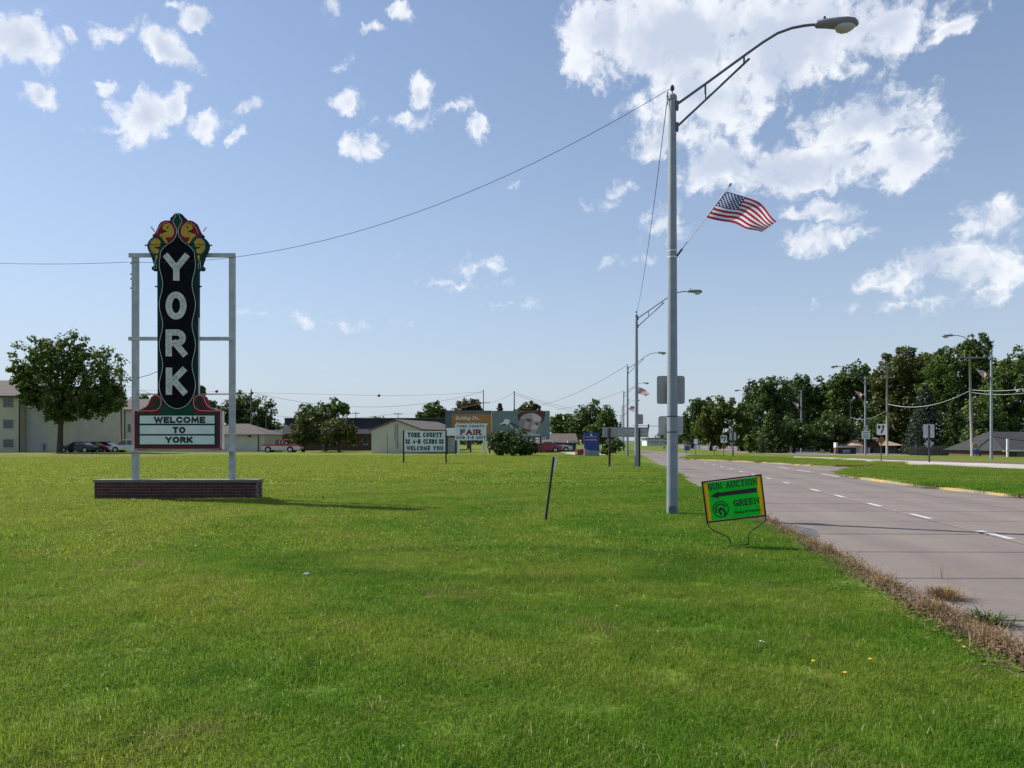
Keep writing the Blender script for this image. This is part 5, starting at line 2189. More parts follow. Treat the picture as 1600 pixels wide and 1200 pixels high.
m_skin = M('print_skin', (.42, .34, .33), .7, .12, 1.5)
m_skl = M('print_skin_light', (.56, .50, .47), .7, .1, 1.5)
m_sks = M('print_skin_shadow', (.27, .22, .23), .7, .12, 1.5)
m_hair = M('print_hair_red', (.11, .022, .028), .7, .35, 1.2)
m_pdk = M('print_dark', (.035, .035, .045), .7, .2)
m_lip = M('print_lip', (.25, .06, .07), .7, .15)
m_teal = M('print_teal', (.05, .10, .105), .7, .2)
lay = [(m_hair, [(700, 210), (760, 150), (900, 120), (1100, 125), (1300, 120), (1380, 130), (1395, 220), (1370, 320), (1320, 400), (1260, 430), (1240, 300), (900, 220), (780, 300), (740, 380), (715, 350)]),
       (m_skin, [(760, 300), (830, 220), (960, 170), (1100, 165), (1220, 215), (1290, 270), (1300, 330), (1255, 440), (1210, 560), (1150, 660), (1050, 705), (900, 690), (790, 640), (740, 540), (735, 420)]),
       (m_sks, [(760, 310), (850, 300), (900, 400), (860, 540), (900, 680), (800, 640), (742, 540), (738, 420)]),
       (m_skl, [(1080, 190), (1200, 225), (1285, 290), (1270, 370), (1120, 380), (1060, 300)]),
       (m_skl, [(1060, 480), (1200, 470), (1190, 560), (1110, 600), (1050, 560)]),
       (m_pdk, [(890, 310), (960, 330), (1030, 345), (1020, 390), (960, 380), (900, 350)]),
       (m_pdk, [(1130, 425), (1180, 415), (1230, 440), (1200, 470), (1150, 460)]),
       (m_pdk, [(930, 290), (1010, 305), (1080, 350), (1075, 362), (1000, 325), (930, 305)]),
       (m_pdk, [(1120, 395), (1200, 385), (1260, 420), (1255, 430), (1195, 398), (1125, 406)]),
       (m_sks, [(1020, 370), (1055, 400), (1040, 490), (980, 530), (1040, 545), (960, 550), (940, 510), (1000, 460)]),
       (m_lip, [(900, 580), (960, 560), (1040, 590), (1030, 630), (950, 645), (905, 620)]),
       (m_sks, [(1090, 570), (1125, 590), (1110, 625), (1090, 610)]),
       (m_teal, [(500, 410), (560, 400), (730, 500), (720, 560), (640, 510), (560, 470)]),
       (m_skl, [(500, 450), (540, 460), (610, 560), (690, 560), (730, 660), (640, 600), (560, 560)]),
       (m_panel, [(320, 370), (380, 320), (470, 325), (510, 370), (480, 430), (430, 470), (390, 430), (270, 455), (250, 440), (340, 400)]),
       (m_pdk, [(305, 355), (370, 330), (350, 375), (320, 380)]),
       (m_pdk, [(270, 455), (390, 440), (420, 470), (300, 475)])]
for i, (mt, pts) in enumerate(lay):
    obj('printed_face', MB().prism(fp(pts), -.124 - i * .0015, -.1205), mt, bb)
font_text('Foundation', bx(765 + 820 * ZB), bx(765 + 1265 * ZB), bz(635 + 740 * ZB), bz(635 + 660 * ZB) - bz(635 + 740 * ZB), -.156, m_white, bb, bold=.012)
obj('dark_footer', MB().box(bx(822), bx(846), -.14, -.121, bz(683.8), bz(682.2)), m_teal, bb)
obj('credit_line', MB().box(bx(844.5), bx(854), -.127, -.121, bz(684 - .3), bz(683)), m_panel, bb)

# blue monument sign
D_ = 75.0
g = G(924.5, D_)
k_ = D_ / F
t_ = thing('monument_sign', 'upright blue sign with red band on a grey base', 'sign', g)


def lx(px):
    return (px - 924.5) * k_


def lz(py):
    return zat(py, D_) - g.z


m_mblue = M('monument_blue', (.018, .045, .26), .5, .12, 1.5)
m_mgrey = M('monument_grey', (.27, .27, .29), .8, .1, 2)
edge_ = [(912.6, 700), (916, 701.8), (920, 703), (925, 703.8), (930, 704.2), (936.5, 704.2)]
obj('blue_face', MB().prism([(lx(912.6), lz(676)), (lx(935), lz(676))] + [(lx(a), lz(b)) for a, b in edge_[::-1]], -.2, .2), m_mblue, t_)
obj('grey_base', MB().prism([(lx(a), lz(b) - .004) for a, b in edge_] + [(lx(936.5), -.2), (lx(912.6), -.2)], -.19, .19), m_mgrey, t_)
obj('red_band', MB().box(lx(912.7), lx(933), -.212, -.201, lz(689), lz(685.6)), m_red, t_)
obj('logo_square', MB().box(lx(922), lx(925), -.21, -.201, lz(681), lz(678.2)), m_panel, t_)
obj('text_line', MB().box(lx(915), lx(931.5), -.208, -.201, lz(683), lz(682.2)), m_signback2, t_)
obj('text_line', MB().box(lx(914.5), lx(932), -.218, -.213, lz(687.8), lz(686.9)), m_panel, t_)
obj('base_joint', MB().box(lx(924.2), lx(924.7), -.196, -.191, 0, lz(704.4)), m_steel, t_)
g = G(905.5, 78)
t_ = thing('red_container', 'small red refuse container with white end beside the blue sign', 'container', g)
obj('body', MB().prism([(-.45, .05), (.4, .05), (.46, .55), (.35, .62), (-.4, .5)], -.4, .4), M('container_red', (.35, .02, .03), .5, .15), t_)
obj('white_end', MB().box(-.44, -.24, -.43, -.405, .1, .42), m_panel, t_)
obj('lid', MB().box(-.4, .46, -.42, .42, .625, .67), MATS['container_red'], t_)

# ------------------------------------------------------------------ buildings
m_cream = M('stucco_cream', (.50, .46, .35), .9, .08, .7)
m_stucco = M('stucco_grey', (.47, .46, .43), .9, .08, .7)
m_siding = M('siding_cream', (.52, .50, .42), .85, .07, .8)
m_shing = M('shingle_brown', (.105, .085, .075), .95, .3, 3, .5)
m_shing2 = M('shingle_tan', (.34, .24, .17), .95, .2, 3, .5)
m_roofdk = M('roof_dark', (.03, .033, .045), .85, .25, 1.5)
m_glass = M('window_glass', (.05, .065, .08), .12, .2, 2, spec=.7)
m_frame = M('window_frame', (.24, .23, .20), .7, .1)
m_bwall = M('brick_wall_far', (.13, .07, .058), .9, .25, 6, .3)
m_trimw = M('white_trim', (.62, .61, .57), .6, .06)
m_dkdoor = M('dark_door', (.03, .03, .032), .6, .1)


def window(parent, x0, x1, z0, z1, y, mullion=True):
    w = obj('window', MB().ribbon([(x0, z0), (x1, z0), (x1, z1), (x0, z1)], .09, y - .05, .06, True), m_frame, parent)
    obj('pane', MB().box(x0, x1, y - .02, y - .004, z0, z1), m_glass, w)
    if mullion:
        obj('mullion', MB().box((x0 + x1) / 2 - .03, (x0 + x1) / 2 + .03, y - .045, y - .021, z0 + .045, z1 - .045), m_frame, w)
    obj('sill', MB().box(x0 - .08, x1 + .08, y - .10, y - .001, z0 - .11, z0 - .046), m_trimw, w)
    return w


def gable(parent, x0, x1, y0, y1, eave, ridge, axis, wall, roof, over=.35, thick=.14, base=-.4):
    """house body: pentagon walls, two roof slabs"""
    if axis == 'y':
        xm = (x0 + x1) / 2
        wl = MB().prism([(x0, base), (x1, base), (x1, eave), (xm, ridge), (x0, eave)], y0, y1)
    else:
        ym = (y0 + y1) / 2
        tmp = MB().prism([(y0, base), (y1, base), (y1, eave), (ym, ridge), (y0, eave)], x0, x1)
        wl = MB().add([(v[1], v[0], v[2]) for v in tmp.v], [f[::-1] for f in tmp.f])
    wo = obj('wall', wl, wall, parent)
    rf = MB()
    sl = (ridge - eave) / ((x1 - x0) / 2 if axis == 'y' else (y1 - y0) / 2)
    for sd in (-1, 1):
        if axis == 'y':
            e = xm + sd * ((x1 - x0) / 2 + over)
            ze = eave - sl * over + .02
            a = [(xm, y0 - over), (e, y0 - over), (e, y1 + over), (xm, y1 + over)]
            zz_ = [ridge + .02, ze, ze, ridge + .02]
        else:
            e = ym + sd * ((y1 - y0) / 2 + over)
            ze = eave - sl * over + .02
            a = [(x0 - over, ym), (x0 - over, e), (x1 + over, e), (x1 + over, ym)]
            zz_ = [ridge + .02, ze, ze, ridge + .02]
        lo_ = [(p[0], p[1], z) for p, z in zip(a, zz_)]
        hi_ = [(p[0], p[1], z + thick) for p, z in zip(a, zz_)]
        rf.add(lo_ + hi_, [(0, 1, 2, 3), (7, 6, 5, 4), (0, 4, 5, 1), (1, 5, 6, 2), (2, 6, 7, 3), (3, 7, 4, 0)])
    ro = obj('roof', rf, roof, parent)
    return wo, ro


# apartment block, left edge
D_ = 100.0
k_ = D_ / F
g = Vector(((31 - HX) * k_, D_, 0))
apt = thing('apartment_block', 'three storey cream apartment block with brown roof behind the big tree', 'building', g)


def lx(px):
    return (px - 31) * k_


gable(apt, lx(-190), lx(31), 0, 15, zat(619, D_), zat(596, D_ + 7.5), 'x', m_cream, m_shing, .5)
obj('wall', MB().box(lx(31.6), lx(70), 1.2, 14, -.4, zat(617, D_)), m_stucco, apt)
obj('wall', MB().box(lx(70.2), lx(109), .6, 14, -.4, zat(617, D_)), m_cream, apt)
obj('roof', MB().prism([(lx(31), zat(618.4, D_)), (lx(112), zat(618.4, D_)), (lx(106), zat(602, D_)), (lx(31), zat(602, D_))], .1, 14), m_shing, apt)
obj('downspout', MB().box(lx(30.4), lx(31.6), -.16, -.02, -.2, zat(620, D_)), m_dkdoor, apt)
obj('eave_board', MB().box(lx(-195), lx(36), -.62, -.52, zat(621, D_), zat(618.6, D_)), m_dkdoor, apt)
for (a, b) in ((622.5, 636.5), (656, 669.5), (686.5, 699)):
    window(apt, lx(5.7), lx(20.5), zat(b, D_), zat(a, D_), 0)
    window(apt, lx(-40), lx(-26), zat(b, D_), zat(a, D_), 0)
obj('meter_box', MB().box(lx(57), lx(61), .9, 1.19, .3, 1.2), m_signback, apt)
D_ = 124.0
k_ = D_ / F
g = Vector(((150 - HX) * k_, D_, 0))
ap2 = thing('apartment_wing', 'pale grey apartment wing with narrow windows and dark door behind parked cars', 'building', g)


def lx(px):
    return (px - 150) * k_


gable(ap2, lx(100), lx(216), 0, 14, zat(640, D_), zat(625, D_ + 7), 'x', m_stucco, m_shing, .5)
for (a, b, c, d) in ((112, 116, 667, 674), (159, 163.2, 663, 675), (171, 175, 663, 675), (200, 204, 663, 675)):
    window(ap2, lx(a), lx(b), zat(d, D_), zat(c, D_), 0, False)
obj('door', MB().box(lx(136), lx(141.3), -.06, -.01, .9, zat(676.5, D_)), m_dkdoor, ap2)
for px in (158, 195):
    obj('downspout', MB().box(lx(px) - .06, lx(px) + .06, -.14, -.02, -.2, zat(641, D_)), m_dkdoor, ap2)

# low tan building behind the welcome sign
D_ = 102.0
k_ = D_ / F
g = Vector(((370 - HX) * k_, D_, 0))
tan = thing('tan_building', 'low cream building with brown hipped roof seen past the sign post', 'building', g)


def lx(px):
    return (px - 370) * k_


obj('wall', MB().box(lx(322), lx(412.5), 0, 8, -.4, zat(678, D_)), m_siding, tan)
obj('roof', MB().add([(lx(318), -.5, zat(678.4, D_)), (lx(416), -.5, zat(678.4, D_)), (lx(416), 8.5, zat(678.4, D_)), (lx(318), 8.5, zat(678.4, D_)), (lx(345), 4, zat(662, D_ + 4)), (lx(372), 4, zat(662, D_ + 4))],
                      [(0, 1, 5, 4), (1, 2, 5), (2, 3, 4, 5), (3, 0, 4), (3, 2, 1, 0)]), m_shing, tan)
obj('eave_board', MB().box(lx(319), lx(415), -.49, -.42, zat(680, D_), zat(678.5, D_)), m_frame, tan)
for px in (364, 404):
    obj('downspout', MB().box(lx(px) - .05, lx(px) + .05, -.12, -.01, -.2, zat(679, D_)), m_dkdoor, tan)
obj('vent', MB().box(lx(387), lx(393), -.06, -.01, zat(683, D_), zat(680.5, D_)), m_dkdoor, tan)

# dark mansard commercial building
D_ = 116.0
k_ = D_ / F
g = Vector(((560 - HX) * k_, D_, 0))
man = thing('mansard_building', 'long low brick building with dark navy mansard roof', 'building', g)


def lx(px):
    return (px - 560) * k_


obj('wall', MB().box(lx(408), lx(702), .8, 18, -.4, zat(677, D_)), m_bwall, man)
Dm = D_
prof = [(-.6, zat(678, D_)), (1.2, zat(662, D_)), (1.2, zat(653, D_)), (2.0, zat(653, D_)), (2.0, zat(679, D_))]
tmp = MB().prism(prof, lx(441), lx(703))
obj('mansard', MB().add([(v[1], v[0], v[2]) for v in tmp.v], [f[::-1] for f in tmp.f]), m_roofdk, man)
obj('parapet_trim', MB().box(lx(440.5), lx(703.5), 1.05, 1.19, zat(654.2, D_), zat(652.6, D_)), m_steel, man)
for i in range(9):
    px = 566 + i * 15
    window(man, lx(px), lx(px + 7), zat(694, D_), zat(681, D_), .8, False)
# skylights of a shop beyond
g = Vector(((424 - HX) * 125 / F, 125, 0))
t_ = thing('brick_shop', 'small brick shop with pale roof edge behind the two tone pickup', 'building', g)
k2 = 125 / F
obj('wall', MB().box((408 - 424) * k2, (441 - 424) * k2, 0, 8, -.4, zat(677, 125)), m_bwall, t_)
for i in range(5):
    obj('roof_light', MB().box((411 + i * 6 - 424) * k2, (415.5 + i * 6 - 424) * k2, -.2, 1, zat(677, 125) + .02, zat(672, 125)), m_panel, t_)
obj('fascia', MB().box((407 - 424) * k2, (442 - 424) * k2, -.3, -.02, zat(680, 125), zat(677, 125)), m_dkdoor, t_)

# cream shed with gable front
D_ = 90.0
k_ = D_ / F
g = Vector(((619 - HX) * k_, D_, 0))
shed = thing('cream_shed', 'cream gabled shed with brown shingle roof behind the 4-H board', 'building', g, R(-15))
hw = 3.22
gable(shed, -hw, hw, 0, 14, zat(671.5, D_), zat(657, D_), 'y', m_siding, m_shing, .3)
obj('conduit', MB().tube([(.15, -.06, .5), (.15, -.06, zat(662, D_))], .035, 6), m_steel, shed)
obj('conduit', MB().tube([(-.12, -.05, 1.4), (-.12, -.05, zat(664, D_))], .025, 6), m_steel, shed)
obj('meter', MB().lathe([(.12, -.2), (.15, 0), (.12, .2)], 10, (.15, -.12, 1.15)), m_signback, shed)
for i in range(9):
    z = .2 + i * .24
    obj('siding_board', MB().box(-hw + .02, hw - .02, -.022, -.004, z, z + .225), m_siding, shed)
obj('corner_board', MB().box(hw - .02, hw + .03, -.03, .12, -.2, zat(672.5, D_)), m_trimw, shed)
obj('corner_board', MB().box(-hw - .03, -hw + .02, -.03, .12, -.2, zat(672.5, D_)), m_trimw, shed)
g = G(605.3, 86)
tag(obj('steel_post', MB().tube([(0, 0, -.3), (0, 0, zat(677, 86))], .035, 6), m_steel, loc=g), 'thin steel post standing in front of the cream shed', 'post')

# houses to the right of the billboard
D_ = 108.0
k_ = D_ / F
g = Vector(((885 - HX) * k_, D_, 0))
t_ = thing('grey_house', 'blue grey house with brown roof behind the bush and cars', 'building', g)


def lx(px):
    return (px - 885) * k_


gable(t_, lx(862), lx(900), 0, 7, zat(692, D_), zat(679, D_ + 3), 'x', M('siding_bluegrey', (.10, .12, .155), .85, .1, 1), m_shing, .3)
obj('garage_roof', MB().box(lx(886), lx(899), -1.5, -.02, zat(692, D_), zat(688.5, D_)), m_signback2, t_)
window(t_, lx(889), lx(895), zat(702, D_), zat(695, D_), 0)
g = Vector(((848 - HX) * 101 / F, 101, 0))
t_ = thing('brick_house', 'small brick house half hidden under the billboard', 'building', g)
k2 = 101 / F
gable(t_, (835 - 848) * k2, (862 - 848) * k2, 0, 7, zat(694, 101), zat(687, 104), 'x', m_bwall, m_shing, .3)
window(t_, (846 - 848) * k2, (852 - 848) * k2, zat(704, 101), zat(697, 101), 0)
# driveway
poly_sheet('driveway', [(GP(870, 705.5).x, 99), (GP(952, 709).x, 92), (GP(945, 711.5).x, 78), (GP(895, 710).x, 82)], m_pale, .045, 'structure', .1)

# right hand side: bungalow, small building, monument, fence
D_ = 70.0
k_ = D_ / F
g = Vector(((1600 - HX) * k_, D_, gz(48, 70)))
bun = thing('brick_bungalow', 'dark red brick bungalow with grey roof and white porch post', 'building', g, 0)


def lx(px):
    return (px - 1600) * k_


obj('wall', MB().box(lx(1570), lx(1760), 0, 9, -.4, zat(705, D_)), m_bwall, bun)
obj('roof', MB().add([(lx(1564), -.45, zat(705, D_)), (lx(1765), -.45, zat(705, D_)), (lx(1765), 9.45, zat(705, D_)), (lx(1564), 9.45, zat(705, D_)), (lx(1592), 4.5, zat(675, D_ + 4.5)), (lx(1740), 4.5, zat(675, D_ + 4.5))],
                     [(0, 1, 5, 4), (1, 2, 5), (2, 3, 4, 5), (3, 0, 4), (3, 2, 1, 0)]), M('shingle_charcoal', (.033, .034, .037), .95, .25, 3, .4), bun)
obj('gutter', MB().box(lx(1562), lx(1764), -.52, -.42, zat(705.6, D_), zat(704, D_)), m_trimw, bun)
obj('porch_post', MB().box(lx(1560.5), lx(1563), -1.2, -1.05, -.2, zat(686, D_)), m_trimw, bun)
obj('porch_beam', MB().box(lx(1560), lx(1581), -1.2, -1.05, zat(704.5, D_), zat(703, D_)), m_trimw, bun)
window(bun, lx(1590), lx(1600), zat(714, D_), zat(708, D_), 0)
D_ = 98.0
k_ = D_ / F
gx = (1365 - HX) * k_
g = Vector((gx, D_, gz(gx, D_)))
t_ = thing('kiosk_building', 'small building with tan shingle roof and white columns', 'building', g)


def lx(px):
    return (px - 1365) * k_


def lz(py):
    return zat(py, D_) - g.z


obj('wall', MB().box(lx(1364), lx(1401), 0, 6, -.3, lz(694)), M('wall_olive', (.24, .24, .19), .9, .1, 1), t_)
obj('wall', MB().box(lx(1338), lx(1352), -1.0, 5, -.3, lz(695)), m_siding, t_)
obj('roof', MB().add([(lx(1326), -1.6, lz(696)), (lx(1404), -1.6, lz(696)), (lx(1404), 7, lz(696)), (lx(1326), 7, lz(696)), (lx(1349), 2.5, lz(684)), (lx(1384), 2.5, lz(684))],
                      [(0, 1, 5, 4), (1, 2, 5), (2, 3, 4, 5), (3, 0, 4), (3, 2, 1, 0)]), m_shing2, t_)
for px in (1339, 1345, 1350):
    obj('column', MB().box(lx(px) - .12, lx(px) + .12, -1.4, -1.15, -.2, lz(696.3)), m_trimw, t_)
obj('door', MB().box(lx(1379), lx(1384), -.06, -.01, 0, lz(699)), m_dkdoor, t_)
D_ = 92.0
k_ = D_ / F
gx = (1322 - HX) * k_
g = Vector((gx, D_, gz(gx, D_)))
t_ = thing('monument_board', 'low dark monument board with two pale text lines', 'sign', g)
lzv = lambda py: zat(py, D_) - g.z
lxv = lambda px: (px - 1322) * k_
obj('board', MB().box(lxv(1311), lxv(1337.5), 0, .3, .15, lzv(699.5)), m_roofdk, t_)
obj('top_rail', MB().box(lxv(1307), lxv(1338), -.1, .4, lzv(699.3), lzv(697)), m_signback2, t_)
obj('end_pier', MB().box(lxv(1305), lxv(1308), -.15, .45, lzv(699.2), lzv(691.5)), m_panel, t_)
obj('end_pier_foot', MB().box(lxv(1305.2), lxv(1307.8), -.14, .44, -.2, lzv(699.3)), m_bwall, t_)
obj('base', MB().box(lxv(1306), lxv(1338), -.2, .5, -.2, .14), m_bwall, t_)
for v in (703.2, 706):
    obj('text_line', MB().box(lxv(1317), lxv(1328), -.02, -.002, lzv(v + 1), lzv(v)), m_panel, t_)
# wooden fence: each board a piece
D_ = 84.0
k_ = D_ / F
t_ = thing('wooden_fence', 'low weathered board fence under the dark spruces', 'fence', Vector(((1455 - HX) * k_, D_, gz(48, D_))))
m_fence = M('fence_board', (.15, .125, .105), .9, .3, 3, .3)
for i in range(34):
    a = (1421 - 1455 + i * 2.05) * k_
    obj('board', MB().box(a, a + .135, 0, .03, -.1, 1.0 - .75 + zat(704.5, D_) - (zat(712, D_) - .3) + rs.uniform(-.03, .03)), m_fence, t_)
for z in (.15, .6):
    obj('rail', MB().box((1421 - 1455) * k_, (1491 - 1455) * k_, .035, .09, z, z + .09), m_fence, t_)
g = G(1494, 80)
t_ = thing('white_mailbox', 'small white box on short post at the end of the board fence', 'mailbox', g)
obj('box', MB().prism([(-.18, .35), (.15, .35), (.18, .75), (.05, .85), (-.15, .7)], -.15, .15), m_white, t_)
obj('post', MB().box(-.05, .05, -.05, .05, -.3, .345), m_trimw, t_)

# distant junction: signals, white building
g = G(1025, 210)
t_ = thing('white_shop', 'distant low white shop at the far end of the road', 'building', g)
obj('wall', MB().box(-2.6, 2.6, 0, 8, -.5, 1.9), m_panel, t_)
obj('roof', MB().box(-3.0, 3.0, -.4, 8.4, 1.91, 2.25), m_shing, t_)
obj('awning', MB().box(-2.8, 2.8, -1.2, -.02, 1.2, 1.4), m_signback, t_)
g = G(1031.5, 190)
t_ = thing('traffic_signal', 'distant traffic signal mast with arm across the road', 'traffic signal', g)
obj('mast', MB().tube([(0, 0, -.5), (0, 0, 5.4)], .12, 8), m_pole, t_)
obj('mast_arm', MB().tube([(0, 0, 5.2), (-7, 0, 5.4)], .08, 6), m_pole, t_)
for x in (-3, -6.4):
    obj('signal_head', MB().box(x - .17, x + .17, -.2, .1, 4.7, 5.7), m_strap, t_)
g = G(1012.5, 195)
t_ = thing('traffic_signal', 'second distant signal mast at the left of the junction', 'traffic signal', g)
obj('mast', MB().tube([(0, 0, -.5), (0, 0, 5.2)], .12, 8), m_pole, t_)
obj('signal_head', MB().box(-.17, .17, -.2, .1, 4.0, 5.0), m_strap, t_)


# ------------------------------------------------------------------ vehicles
m_tyre = M('tyre_rubber', (.014, .014, .015), .85, .2)
m_rim = M('wheel_rim', (.42, .43, .44), .35, .1, metal=.6)
m_cglass = M('car_glass', (.02, .025, .03), .08, .1, spec=.8)
m_chrome = M('chrome', (.6, .6, .6), .2, .05, metal=.9)
m_tail = M('tail_light', (.25, .01, .01), .3, .1)
m_lampw = M('head_light', (.6, .6, .58), .2, .1)


def wheel(parent, x, y, r):
    sd = -1 if y < 0 else 1
    def cyl(ra, y0, y1):
        return MB().prism([(x + ra * math.cos(a), r + ra * math.sin(a)) for a in np.linspace(0, 2 * math.pi, 19)[:-1]], y0, y1)
    w = obj('wheel', cyl(r, y - .1, y + .1), m_tyre, parent)
    obj('rim', cyl(r * .62, y + sd * .1, y + sd * .115) if sd > 0 else cyl(r * .62, y - .115, y - .1), m_rim, w)


def car(name, label, cat, pxc, D, face, paint, L, body, glass, roof, wheels, r, wd=1.75, extra=None, z=None):
    """side profiles are given front to the right; face -1 turns the vehicle round"""
    x = (pxc - HX) / F * D
    th = thing(name, label, cat, (x, D, gz(x, D) if z is None else z))
    f = lambda pts: [((p[0] - L / 2) * face, p[1]) for p in pts]
    obj('body', MB().prism(f(body), -wd / 2, wd / 2), paint, th, bevel=.05)
    obj('windows', MB().prism(f(glass), -wd / 2 + .10, wd / 2 - .10), m_cglass, th)
    obj('roof', MB().prism(f(roof), -wd / 2 + .085, wd / 2 - .085), paint, th, bevel=.03)
    for wx in wheels:
        for sd in (-1, 1):
            ax = f([(wx, 0)])[0][0]
            obj('wheel_arch', MB().prism([(ax + (r + .06) * math.cos(a), r + .02 + (r + .06) * math.sin(a)) for a in np.linspace(0, math.pi, 13)], sd * (wd / 2 + .002) - .004, sd * (wd / 2 + .002) + .004), m_strap, th)
            wheel(th, ax, sd * (wd / 2 - .06), r)
    fx, bx_ = f([(L - .02, 0)])[0][0], f([(.02, 0)])[0][0]
    for sd in (-1, 1):
        obj('headlight', MB().box(fx - .06, fx + .06, sd * .62 - .16, sd * .62 + .16, .58, .72), m_lampw, th)
        obj('tail_light', MB().box(bx_ - .05, bx_ + .05, sd * .62 - .16, sd * .62 + .16, .68, .86), m_tail, th)
    obj('bumper', MB().box(fx - .08, fx + .08, -wd / 2 + .05, wd / 2 - .05, .30, .46), m_strap, th)
    obj('bumper', MB().box(bx_ - .08, bx_ + .08, -wd / 2 + .05, wd / 2 - .05, .30, .46), m_strap, th)
    gp = f(glass)
    for px_ in (.38, .62):
        xa = gp[0][0] + (gp[-1][0] - gp[0][0]) * px_
        obj('pillar', MB().box(xa - .04, xa + .04, -wd / 2 + .09, -wd / 2 + .099, glass[0][1] - .02, max(p[1] for p in glass) - .03), paint, th)
    return th


SED_B = [(.02, .3), (.0, .62), (.08, .88), (.35, .96), (.95, .98), (3.3, .96), (4.1, .84), (4.5, .68), (4.58, .5), (4.56, .28)]
SED_G = [(.72, .97), (1.35, 1.36), (2.35, 1.38), (3.25, .96)]
SED_R = [(1.25, 1.36), (1.5, 1.42), (2.2, 1.43), (2.5, 1.375), (2.35, 1.365), (1.4, 1.35)]
m_navycar = M('paint_navy', (.012, .016, .03), .25, .1, 2, spec=.6)
m_redcar = M('paint_red', (.32, .012, .03), .3, .1, 2, spec=.6)
m_blackcar = M('paint_black', (.010, .011, .014), .25, .1, 2, spec=.6)
m_silver = M('paint_silver', (.55, .57, .58), .3, .06, 2, metal=.3)
car('parked_car', 'dark navy sedan parked under the big shade tree', 'car', 122, 96, -1, m_navycar, 4.58, SED_B, SED_G, SED_R, (.9, 3.7), .33)
car('parked_car', 'red sedan parked between the two dark cars', 'car', 147, 99, 1, m_redcar, 4.58, SED_B, SED_G, SED_R, (.9, 3.7), .33)
car('parked_car', 'black sedan parked beside the red car', 'car', 168, 101.5, 1, m_blackcar, 4.58, SED_B, SED_G, SED_R, (.9, 3.7), .33)
VAN_B = [(.02, .3), (.0, .9), (.15, 1.02), (3.5, 1.0), (4.3, .88), (4.65, .72), (4.7, .3)]
VAN_G = [(.15, 1.01), (.3, 1.58), (2.9, 1.6), (3.75, 1.0)]
VAN_R = [(.2, 1.58), (.4, 1.68), (2.7, 1.69), (3.05, 1.6), (2.9, 1.585), (.3, 1.57)]
car('parked_car', 'silver minivan parked behind the left sign post', 'car', 203, 98, -1, m_silver, 4.7, VAN_B, VAN_G, VAN_R, (.9, 3.8), .34, 1.85)
car('parked_car', 'pale blue sedan in the shade by the dark trees', 'car', 1257, 112, 1, M('paint_paleblue', (.16, .21, .29), .3, .1), 4.58, SED_B, SED_G, SED_R, (.9, 3.7), .33)
car('parked_car', 'white car parked in front of the blue grey house', 'car', 868, 104, 1, M('paint_white', (.6, .6, .58), .3, .06), 4.58, SED_B, SED_G, SED_R, (.9, 3.7), .33)
car('parked_car', 'small red car half hidden behind the round bush', 'car', 851, 99, -1, m_redcar, 4.58, SED_B, SED_G, SED_R, (.9, 3.7), .33)
# old two tone pickup
PB = [(.0, .32), (.0, .86), (3.0, .86), (4.9, .86), (5.05, .7), (5.05, .32)]
PG = [(1.75, 1.18), (1.85, 1.62), (3.0, 1.62), (3.3, 1.18)]
PR = [(1.78, 1.6), (1.85, 1.72), (2.95, 1.73), (3.15, 1.64), (3.0, 1.625), (1.85, 1.61)]
m_pwh = M('paint_cream', (.56, .53, .50), .35, .06)
tr = car('pickup_truck', 'old red and cream two tone pickup beside the leafy bushes', 'truck', 442, 98, 1, m_pwh, 5.05, PB, PG, PR, (.85, 3.75), .38, 1.85)
for ch in tr.children:
    if ch.name.startswith('roof'):
        ch.data.materials.clear()
        ch.data.materials.append(m_redcar)
f = lambda pts: [(p[0] - 5.05 / 2, p[1]) for p in pts]
obj('red_side', MB().prism(f([(.02, .865), (.02, 1.08), (1.7, 1.1), (1.72, 1.2), (3.35, 1.2), (3.4, 1.1), (4.85, 1.0), (4.95, .865)]), -.915, .915), m_redcar, tr, bevel=.03)
obj('chrome_trim', MB().box(-2.5, 2.4, -.932, -.926, .84, .87), m_chrome, tr)
obj('mirror', MB().box(.72, .86, -1.05, -.93, 1.2, 1.36), m_chrome, tr)


# ------------------------------------------------------------------ trees
LEAF = {
    'dark': leaf_mat('leaf_dark', (.040, .068, .015), .25),
    'mid': leaf_mat('leaf_mid', (.056, .092, .018), .3),
    'yellow': leaf_mat('leaf_yellowgreen', (.085, .115, .018), .35, 1.6),
    'olive': leaf_mat('leaf_olive', (.060, .074, .018), .25),
    'spruce': leaf_mat('leaf_spruce', (.042, .062, .048), .1, 1.5),
    'maroon': leaf_mat('leaf_maroon', (.065, .05, .028), .2),
}
m_bark = M('bark', (.055, .045, .036), .95, .3, 5, .5, stretch=(5, 5, 1))


def leaves_np(centers, radii, n_each, size, seed, flat=.8):
    r = np.random.default_rng(seed)
    C = np.repeat(centers, n_each, 0)
    Rr = np.repeat(radii, n_each, 0)
    n = len(C)
    d = r.normal(0, 1, (n, 3))
    d /= np.linalg.norm(d, axis=1, keepdims=True)
    rad = r.uniform(.25, 1.0, (n, 1)) ** .6
    P = C + d * rad * Rr * np.array([1, 1, flat])
    P += r.normal(0, .05, (n, 3))
    nrm = d * .6 + r.normal(0, .7, (n, 3)) + np.array([0, 0, .5])
    nrm /= np.linalg.norm(nrm, axis=1, keepdims=True)
    a = np.cross(nrm, r.normal(0, 1, (n, 3)))
    a /= np.linalg.norm(a, axis=1, keepdims=True)
    b = np.cross(nrm, a)
    s = size * r.uniform(.5, 1.25, (n, 1))
    V = np.stack([P - a * s, P - b * s * .55 + nrm * s * .15, P + a * s, P + b * s * .55 + nrm * s * .15], 1).reshape(-1, 3)
    Fq = np.arange(n * 4).reshape(-1, 4)
    return V, Fq


